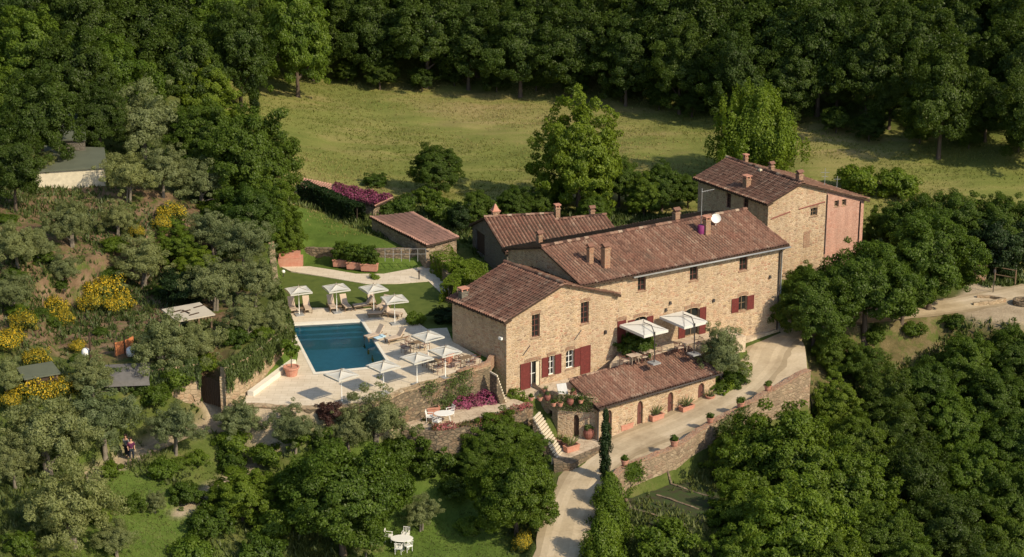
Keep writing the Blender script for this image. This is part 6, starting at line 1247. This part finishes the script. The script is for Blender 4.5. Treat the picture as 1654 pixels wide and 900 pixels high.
# dining sets
def chair_kit(name, mat, cush=None, wide=.5, arm=True):
    c = kit(name, 'x', 'chair'); w = wide / 2; mb = MB(); mb.box((0, 0, .44), (wide, wide, .05)); mb.build('seat', M[cush or mat], c, local=True)
    mb = MB()
    for x in np.linspace(-w + .02, w - .02, 5): mb.tube([(x, w - .02, .46), (x, w + .07, .90)], .016, 4)
    mb.tube([(-w, w + .07, .90), (w, w + .07, .90)], .024, 5); mb.tube([(-w, w - .01, .5), (w, w - .01, .5)], .018, 4); mb.build('backrest', M[mat], c, local=True)
    for x in (-w + .03, w - .03):
        for y in (-w + .03, w - .03): mb = MB(); mb.tube([(x, y, 0), (x, y, .43)], .022, 5); mb.build('leg', M[mat], c, local=True)
        if arm: mb = MB(); mb.box((x, 0, .66), (.05, wide, .03)); mb.box((x, -w + .05, .55), (.04, .04, .2)); mb.build('armrest', M[mat], c, local=True)
    return c
def table_kit(name, mat, r, h=.74, square=False):
    t = kit(name, 'x', 'table'); mb = MB()
    if square: mb.box((0, 0, h), (r * 2, r * 1.3, .04))
    else: mb.lathe([(0, h - .03), (r, h - .03), (r + .02, h), (r, h + .02), (0, h + .02)], n=20)
    mb.build('table_top', M[mat], t, local=True)
    for sx, sy in ((-1, -1), (1, -1), (1, 1), (-1, 1)): mb = MB(); mb.tube([(sx * r * .62, sy * r * (.4 if square else .62), 0), (sx * r * .5, sy * r * (.4 if square else .5), h - .03)], .025, 5); mb.build('leg', M[mat], t, local=True)
    return t
wc = chair_kit('garden_chair', 'white_metal'); wt = table_kit('garden_table', 'white_metal', .62)
p = place_on(649, 871, .74); z = gz(p.x, p.y); lt = (p.x, p.y, z); put(wt, lt, 0, 'oval white metal table on the bottom lawn', None, (1.3, .95, 1))
for px, py, rz, lab in ((628, 866, 80, 'white garden chair left of the lawn table'), (655, 864, -15, 'white garden chair behind the lawn table'), (659, 880, 215, 'white garden chair in front and right of the lawn table'), (644, 884, 170, 'white garden chair in front of the lawn table')):
    q = place_on(px, py, .5); put(wc, (q.x, q.y, gz(q.x, q.y)), rz, lab, 'white chairs round the lawn table')
q = at(717, 668, -1.75); put(wt, (q.x, q.y, -2.46), 10, 'white metal table on the terrace beside the magenta bougainvillea', None, (1.25, .9, 1))
for px, py, rz, lab in ((727, 664, -60, 'white chair right of the bougainvillea table'), (694, 672, 85, 'white chair left of the bougainvillea table'), (706, 680, 150, 'white chair in front of the bougainvillea table')): q = at(px, py, -2.0); put(wc, (q.x, q.y, -2.46), rz, lab, 'white chairs round the bougainvillea table')
rc = chair_kit('rattan_chair', 'shutter_dark', 'cushion', .58); rt = table_kit('square_table', 'wood', .5, square=True)
for i, (px, py, lab) in enumerate(((671, 568, 'wooden table in the house shadow under the upper house parasol'), (752, 592, 'wooden table by the ragged deck parapet'), (700, 598, 'wooden table beside the big terracotta pot'))):
    q = at(px, py, 0); put(rt, (q.x, q.y, .03), 38, lab, 'wooden tables on the pool deck')
    for k, (dx, dy, rz, w_) in enumerate(((-.75, -.45, 128, 'left'), (.75, .5, -52, 'right'), (-.5, .75, 38, 'far'), (.4, -.75, 218, 'near'))):
        if (i, k) in ((0, 3), (2, 0)): continue
        put(rc, (q.x + dx, q.y + dy, .03), rz, 'dark rattan chair %s of the %s' % (w_, lab.replace('wooden table', 'table')), 'rattan chairs on the pool deck')
# terrace tables and chairs under the canopies
mt = table_kit('patio_table', 'cushion', .55, square=True)
for i, (px, py, lab) in enumerate(((1045, 568, 'pale patio table under the left canopy'), (1112, 553, 'pale patio table under the right canopy'), (1024, 574, 'pale patio table by the tiled roof edge'))):
    q = at(px, py, TU + .7); put(mt, (q.x, q.y, TU), 32, lab, 'tables on the house patio')
    for k, (dx, dy, rz, w_) in enumerate(((-.8, -.4, 122, 'left'), (.8, .5, -58, 'right'))): put(rc, (q.x + dx, q.y + dy, TU), rz, 'dark chair on the %s side of the %s' % (w_, lab), 'chairs on the house patio')
# cantilever canopies
ck = kit('cantilever_canopy', 'x', 'canopy'); X_, Y_ = 1.6, 1.25; mb = MB(); Nn = 6; vs = []
def cz_(x, y): return 2.55 + .14 * (1 - max(abs(x) / X_, abs(y) / Y_)) 
for j in range(Nn + 1):
    for i in range(Nn + 1): x = -X_ + 2 * X_ * i / Nn; y = -Y_ + 2 * Y_ * j / Nn; vs.append((x, y, cz_(x, y)))
mb.add(vs, [(j * (Nn + 1) + i, j * (Nn + 1) + i + 1, (j + 1) * (Nn + 1) + i + 1, (j + 1) * (Nn + 1) + i) for j in range(Nn) for i in range(Nn)]); mb.build('canopy', M['canvas_white'], ck, local=True)
mb = MB(); c4 = [(-X_, -Y_), (X_, -Y_), (X_, Y_), (-X_, Y_)]
for i in range(4): a, b_ = c4[i], c4[(i + 1) % 4]; mb.quad((a[0], a[1], 2.555), (b_[0], b_[1], 2.555), (b_[0], b_[1], 2.34), (a[0], a[1], 2.34))
mb.build('valance', M['canvas_white'], ck, local=True)
mb = MB(); mb.tube([(X_ + .12, -Y_ * .2, 0), (X_ + .12, -Y_ * .2, 2.7)], .05, 8); mb.build('post', M['metal'], ck, local=True)
mb = MB(); mb.tube([(X_ + .12, -Y_ * .2, 2.5), (X_ * .6, 0, 3.0), (0, 0, 2.95)], .04, 8); mb.build('arm', M['metal'], ck, local=True)
mb = MB(); mb.box((X_ + .12, -Y_ * .2, .06), (.8, .8, .12)); mb.build('base', M['grey_metal'], ck, local=True)
for c_ in c4: mb = MB(); mb.tube([(0, 0, 2.8), (c_[0], c_[1], 2.53)], .015, 4); mb.build('rib', M['metal'], ck, local=True)
for px, py, lab in ((1047, 537, 'white rectangular canopy nearest the stone house, over the patio hedge'), (1111, 523, 'white rectangular canopy further right in front of the red shutters')):
    p = at(px, py, TU + 2.3); of = (p - FM.o).dot(FM.n); print('canopy off', of); p = p - FM.n * max(0, of - 2.0); put(ck, (p.x, p.y, TU), -55, lab, 'white canopies on the patio')
# terracotta pots
def plant_part(parent, seed, r, h, z, mat, n=700, ls=.07, spiky=False, name='foliage'):
    rng = np.random.RandomState(seed)
    if spiky:
        a = rng.uniform(0, 6.28, n); el = rng.uniform(.5, 1.5, n); L_ = h * rng.uniform(.6, 1, n); V = []
        for i in range(n):
            d = np.array([math.cos(a[i]) * math.cos(el[i]), math.sin(a[i]) * math.cos(el[i]), math.sin(el[i])]); s = np.array([-math.sin(a[i]), math.cos(a[i]), 0]) * .035; b0 = np.array([0, 0, z]) + rng.normal(size=3) * [.12, .05, 0]; V += [b0 - s, b0 + s, b0 + d * L_[i] * .6 + s, b0 + d * L_[i] + [0, 0, -.1]]
        V = np.array(V); F = np.arange(n * 4).reshape(n, 4)
    else:
        V, F, T = crown_mesh(seed, r, h / 2, 16, r * .45, n, ls, low=-.8, rough=.3); V = V + [0, 0, z + h * .45]
    return np_mesh(name, V, F, M[mat], rng.rand(len(F)), parent)
def pot_kit(name, r, h, mat, leaf, lr, lh, seed, spiky=False, jar=False):
    t = kit(name, 'x', 'potted plant'); mb = MB()
    prof = [(r * .68, 0), (r * .85, h * .35), (r * .97, h * .82), (r * 1.1, h * .83), (r * 1.12, h), (r * .95, h), (r * .9, h * .86), (0, h * .86)] if not jar else [(r * .5, 0), (r * .9, h * .3), (r, h * .6), (r * .8, h * .88), (r * .7, h * .9), (r * .78, h), (r * .62, h), (r * .6, h * .9), (0, h * .9)]
    mb.lathe([(0, 0)] + prof, n=16); mb.build('pot', M[mat], t, smooth=False, local=True); mb = MB(); mb.lathe([(0, h * .88), (r * .88, h * .88)], n=12); mb.build('soil', M['soil'], t, local=True)
    plant_part(t, seed, lr, lh, h * .85, leaf, 26 if spiky else 800, .07, spiky); return t
pa = pot_kit('potted_plant', .34, .5, 'terracotta', 'leaf_oak', .32, .55, 1); pb = pot_kit('potted_agave', .36, .5, 'terracotta', 'leaf_olive', .4, .8, 2, True); pc = pot_kit('terracotta_jar', .45, .95, 'terracotta_dark', 'leaf_trail', .3, .4, 3, jar=True)
GP = 'terracotta pots on the driveway wall'
for k, (i, f, lab) in enumerate(((1, .0, 'nearest the slim cypress, lowest on the wall'), (2, 0.0, 'second from the bottom'), (3, 0, 'in the middle of the wall'), (4, 0, 'second from the top'), (5, .0, 'highest, before the end of the wall'))):
    x, y = wpts[i]; put(pa, (x, y, WZ[i] + .1), k * 40, 'terracotta pot on the driveway wall, ' + lab, GP, .85 + .1 * (k % 2))
# planter boxes along the outbuilding
bx = kit('planter_box', 'x', 'planter'); mb = MB()
mb.box((0, 0, .24), (1.15, .5, .46), taper=1.08); mb.box((0, 0, .45), (1.3, .6, .08)); mb.build('box', M['terracotta'], bx, local=True); mb = MB(); mb.box((0, 0, .485), (1.1, .42, .02)); mb.build('soil', M['soil'], bx, local=True)
plant_part(bx, 8, .35, 1.2, .45, 'leaf_olive', 34, .07, True)
def fr_pt(px, py): 
    z = -5.0
    for _ in range(6): p = at(px, py, z); z = forez(p.x, p.y)
    return (p.x, p.y, z)
for px, py, lab in ((1010, 693, 'terracotta planter box between the first two arched doors of the outbuilding'), (1060, 678, 'terracotta planter box between the second and third arched doors'), (1109, 664, 'terracotta planter box between the third and last arched doors'), (923, 728, 'terracotta planter box on the paving near the foot of the steps')):
    put(bx, fr_pt(px, py), 36, lab, 'terracotta planter boxes by the outbuilding')
for pr, px, py, lab in ((pc, 951, 709, 'dark terracotta jar beside the arched door of the terrace block'), (pa, 969, 704, 'terracotta pot at the downpipe of the outbuilding'), (pb, 1147, 648, 'potted agave at the end of the outbuilding'), (pb, 905, 718, 'potted agave left of the arched door of the terrace block'), (pa, 914, 722, 'terracotta pot between the agave and the planter box'), (pa, 985, 694, 'small terracotta pot beside the first arched door')): put(pr, fr_pt(px, py), 10, lab)
for k, (px, py, lab) in enumerate(((858, 641, 'at its far left corner'), (872, 641, 'left of the grey folding board'), (884, 641, 'at the front left of the top'), (894, 650, 'at the near corner of the top'), (905, 650, 'front edge, right of the near corner'), (921, 648, 'front edge, in the middle'), (938, 645, 'front edge, near the tiled roof'), (880, 628, 'behind, close to the house wall'), (926, 636, 'behind, beside the tiled roof'))):
    p = at(px, py, -2.1); put((pa, pb, pc)[k % 3], (p.x, p.y, T1 + .03), k * 33, 'terracotta pot on the terrace block, ' + lab, 'pots on the terrace block', .62)
p = at(909, 636, -2.2); mb = MB(); mb.add([(-.4, -.3, 0), (.4, -.3, 0), (.4, .35, .95), (-.4, .35, .95), (-.4, -.24, 0), (.4, -.24, 0), (.4, .4, .95), (-.4, .4, .95)], [(0, 1, 2, 3), (7, 6, 5, 4), (0, 3, 7, 4), (1, 5, 6, 2), (2, 6, 7, 3)]); q = mb.build('folding_board', M['grey_metal']); q.location = (p.x, p.y, T1 + .03); q.rotation_euler = (0, 0, R(20)); tag(q, 'grey board leaning among the pots on the terrace block', 'board')
# pots by the pool
p = at(722, 586, 0); put(kit2 := pot_kit('large_pot', .55, .95, 'terracotta', 'leaf_red', .35, .3, 12), (p.x, p.y, .03), 0, 'very large pinkish terracotta pot under the lower house parasol')
lem = kit('lemon_tree', 'x', 'potted tree'); mb = MB(); mb.lathe([(0, 0), (.42, 0), (.55, .6), (.64, .62), (.64, .74), (.54, .74), (.5, .66), (0, .66)], n=18); mb.build('pot', M['terracotta'], lem, local=True)
mb = MB(); mb.tube([(0, 0, .6), (.02, .03, 1.3), (0, 0, 1.9)], [.05, .04, .03], 6); mb.build('trunk', M['bark'], lem, local=True); plant_part(lem, 14, .62, 1.5, 1.35, 'leaf_bright', 2600, .09, name='crown')
p = at(471, 607, 0); lem['label'] = 'potted lemon tree in a wide terracotta pot at the near left corner of the pool'; lem.location = (p.x, p.y, .03)
pl = kit('long_planter', 'x', 'planter'); mb = MB(); mb.box((0, 0, .33), (1.45, .6, .62), taper=1.05); mb.box((0, 0, .62), (1.6, .7, .1)); mb.build('box', M['terracotta'], pl, local=True)
for k in (-.45, 0, .45):
    V, F, T = crown_mesh(40 + int(k * 10), .38, .85, 22, .2, 1500, .09, low=-1, rough=.2, shape='column'); np_mesh('shrub', V + [k, 0, 1.45], F, M['leaf_oak'], T, pl)
for px, py, lab in ((552, 431, 'left one of the three terracotta planters along the garden path'), (574, 435, 'middle one of the three terracotta planters along the garden path'), (597, 438, 'right one of the three terracotta planters along the garden path')): p = at(px, py, 0); put(pl, (p.x, p.y, 0.05), -8, lab, 'terracotta planters along the garden path')
p = at(693, 668, -2.4); put(bx, (p.x, p.y, -2.46), 10, 'pinkish terracotta planter box left of the bougainvillea table', None, 1.3)
p = at(604, 450, 0); V, F, T = crown_mesh(61, .5, .3, 16, .2, 900, .07, low=-.3, rough=.3); q = np_mesh('small_shrub', V, F, M['leaf_bright'], T); q.location = (p.x, p.y, .15); tag(q, 'small pale shrub growing in the middle of the garden path', 'shrub')
for px, py, lab in ((458, 447, 'white ball lamp on the lawn beside the brick planter'),): 
    p = at(px, py, 0); t = thing('garden_lamp', lab, 'lamp', (p.x, p.y, 0)); mb = MB(); mb.tube([(0, 0, 0), (0, 0, .35)], .04, 6); mb.build('stem', M['metal'], t, local=True); mb = MB(); mb.lathe([(0, .3), (.13, .36), (.18, .47), (.13, .6), (0, .64)], n=10); mb.build('globe', M['white_metal'], t, local=True, smooth=True)
p = at(677, 452, 0); t = thing('bollard_lamp', 'dark bollard lamp standing at the corner of the shaded path', 'lamp', (p.x, p.y, 0)); mb = MB(); mb.tube([(0, 0, 0), (0, 0, .7)], .06, 8); mb.build('post', M['metal'], t, local=True); mb = MB(); mb.lathe([(0, .7), (.11, .7), (.11, .85), (0, .88)], n=8); mb.build('head', M['metal'], t, local=True)
# bamboo like screen fence above the path, rail fence at the turning place
def fence(name, label, pts, h, mat, n_per, rails, pr=.03, zf=None):
    P = [Vector(p) for p in pts]; t = thing(name, label, 'fence', tuple(P[0])); 
    for a, b_ in zip(P[:-1], P[1:]):
        for i in range(n_per + 1):
            q = a.lerp(b_, i / n_per); mb = MB(); mb.tube([q - Vector((0, 0, .2)), q + Vector((0, 0, h))], pr, 5); mb.build('post', mat, t)
        for r_ in rails: mb = MB(); mb.tube([a + Vector((0, 0, r_ * h)), b_ + Vector((0, 0, r_ * h))], pr * .7, 5); mb.build('rail', mat, t)
    return t
fence('wire_fence', 'thin pale wire fence with posts in front of the garden shed wall', [at(622, 419, 1.2), at(688, 419, 1.2)], 1.0, M['grey_metal'], 5, (.5, .98), .025)
fence('rail_fence', 'wooden rail fence at the far side of the gravel turning place', [at(1607, 450, -2.6), at(1640, 456, -2.6)], 1.2, M['wood'], 1, (.35, .95), .07)
p = at(1582, 450, -2.8); mb = MB(); mb.box((0, 0, .5), (1.0, .7, 1.6), R(15)); mb.box((0, 0, 1.34), (1.15, .85, .12), R(15)); q = mb.build('stone_pillar', M['brick']); q.location = p; tag(q, 'square stone gate pillar left of the wooden rail fence', 'pillar')
p = at(1604, 472, -3); t = thing('lamp_post', 'thin dark lamp post standing in the gravel turning place', 'lamp post', tuple(p)); mb = MB(); mb.tube([(0, 0, 0), (0, 0, 1.9)], .04, 6); mb.build('post', M['metal'], t, local=True); mb = MB(); mb.lathe([(0, 1.88), (.16, 1.92), (.12, 2.15), (0, 2.22)], n=8); mb.build('lantern', M['metal'], t, local=True)
wall_run('stone_kerb', 'low curved rubble kerb enclosing the grass island by the turning place', pxw([(1572, 492), (1600, 491), (1622, 487), (1600, 481), (1578, 480)], -3), -2.75, -3.6, .35, 'stone_pale', 'kerb', None, 14, None, .1)
p = at(1652, 490, -2.95); mb = MB(); n = 20
vs = []; 
for k in range(n):
    a = 2 * math.pi * k / n
    for r_, z in ((.55, 0), (.55, .35), (.75, .35), (.75, 0)): vs.append((r_ * math.cos(a) * 1.2, r_ * math.sin(a) * 1.2, z))
mb.add(vs, [(k * 4 + j, ((k + 1) % n) * 4 + j, ((k + 1) % n) * 4 + (j + 1) % 4, k * 4 + (j + 1) % 4) for k in range(n) for j in range(4)]); q = mb.build('well_ring', M['stone_old']); q.location = p; tag(q, 'dark round well ring at the right edge of the gravel turning place', 'well ring')
# people on the lower path
def person(label, loc, rz, top, legs, lean=0, armpose=0):
    t = thing('person', label, 'person', loc, R(rz)); 
    def skin(name, verts, edges, radii, mat, root=0, sub=1):
        me = bpy.data.meshes.new(name); me.from_pydata(verts, edges, []); me.materials.append(mat); o = bpy.data.objects.new(name, me); COL.objects.link(o); o.parent = t
        m = o.modifiers.new('skin', 'SKIN'); sv = me.skin_vertices[0].data
        for i, r_ in enumerate(radii): sv[i].radius = (r_, r_) if not isinstance(r_, tuple) else r_; sv[i].use_root = (i == root)
        s = o.modifiers.new('sub', 'SUBSURF'); s.levels = sub; s.render_levels = sub + 1; return o
    ax = .12 * armpose
    Vb = [(0, 0, .92), (0, 0, 1.12), (0, .0, 1.36), (0, 0, 1.48), (0, .01, 1.56), (0, .02, 1.66), (0, .02, 1.72),
          (-.10, 0, .86), (-.11, .04, .48), (-.11, 0, .08), (-.11, .13, .04), (.10, 0, .86), (.12, -.05, .48), (.12, -.10, .08), (.12, .03, .04),
          (-.19, 0, 1.38), (-.25, -.02, 1.12), (-.22, .14 + ax, .95), (-.21, .2 + ax, .9), (.19, 0, 1.38), (.25, -.02, 1.12), (.23, .10, .92), (.22, .14, .85)]
    Eb = [(0, 1), (1, 2), (2, 3), (3, 4), (4, 5), (5, 6), (0, 7), (7, 8), (8, 9), (9, 10), (0, 11), (11, 12), (12, 13), (13, 14), (2, 15), (15, 16), (16, 17), (17, 18), (2, 19), (19, 20), (20, 21), (21, 22)]
    Rb = [.13, .12, .13, .06, .075, .10, .07, .085, .058, .04, .035, .085, .058, .04, .035, .06, .042, .03, .033, .06, .042, .03, .033]
    skin('body', Vb, Eb, Rb, M['skin'])
    skin('top', [Vb[i] for i in (0, 1, 2, 15, 16, 19, 20)], [(0, 1), (1, 2), (2, 3), (3, 4), (2, 5), (5, 6)], [.165, .155, .165, .085, .065, .085, .065], top)
    skin('trousers', [Vb[i] for i in (0, 7, 8, 9, 11, 12, 13)], [(0, 1), (1, 2), (2, 3), (0, 4), (4, 5), (5, 6)], [.155, .11, .085, .065, .11, .085, .065], legs)
    skin('hair', [(0, -.02, 1.66), (0, -.01, 1.73), (0, -.05, 1.58)], [(0, 1), (0, 2)], [.112, .09, .07], M['hair']); return t
p = at(205, 737, -2.25); person('person in a grey top and dark trousers walking on the path, left of the two', (p.x, p.y, gz(p.x, p.y)), 160, M['cloth_grey'], M['cloth_dark'], 0, 1)
p = at(213, 742, -2.25); person('person in dark purple clothes walking on the path, right of the two', (p.x, p.y, gz(p.x, p.y)), 200, M['cloth_purple'], M['cloth_dark'])
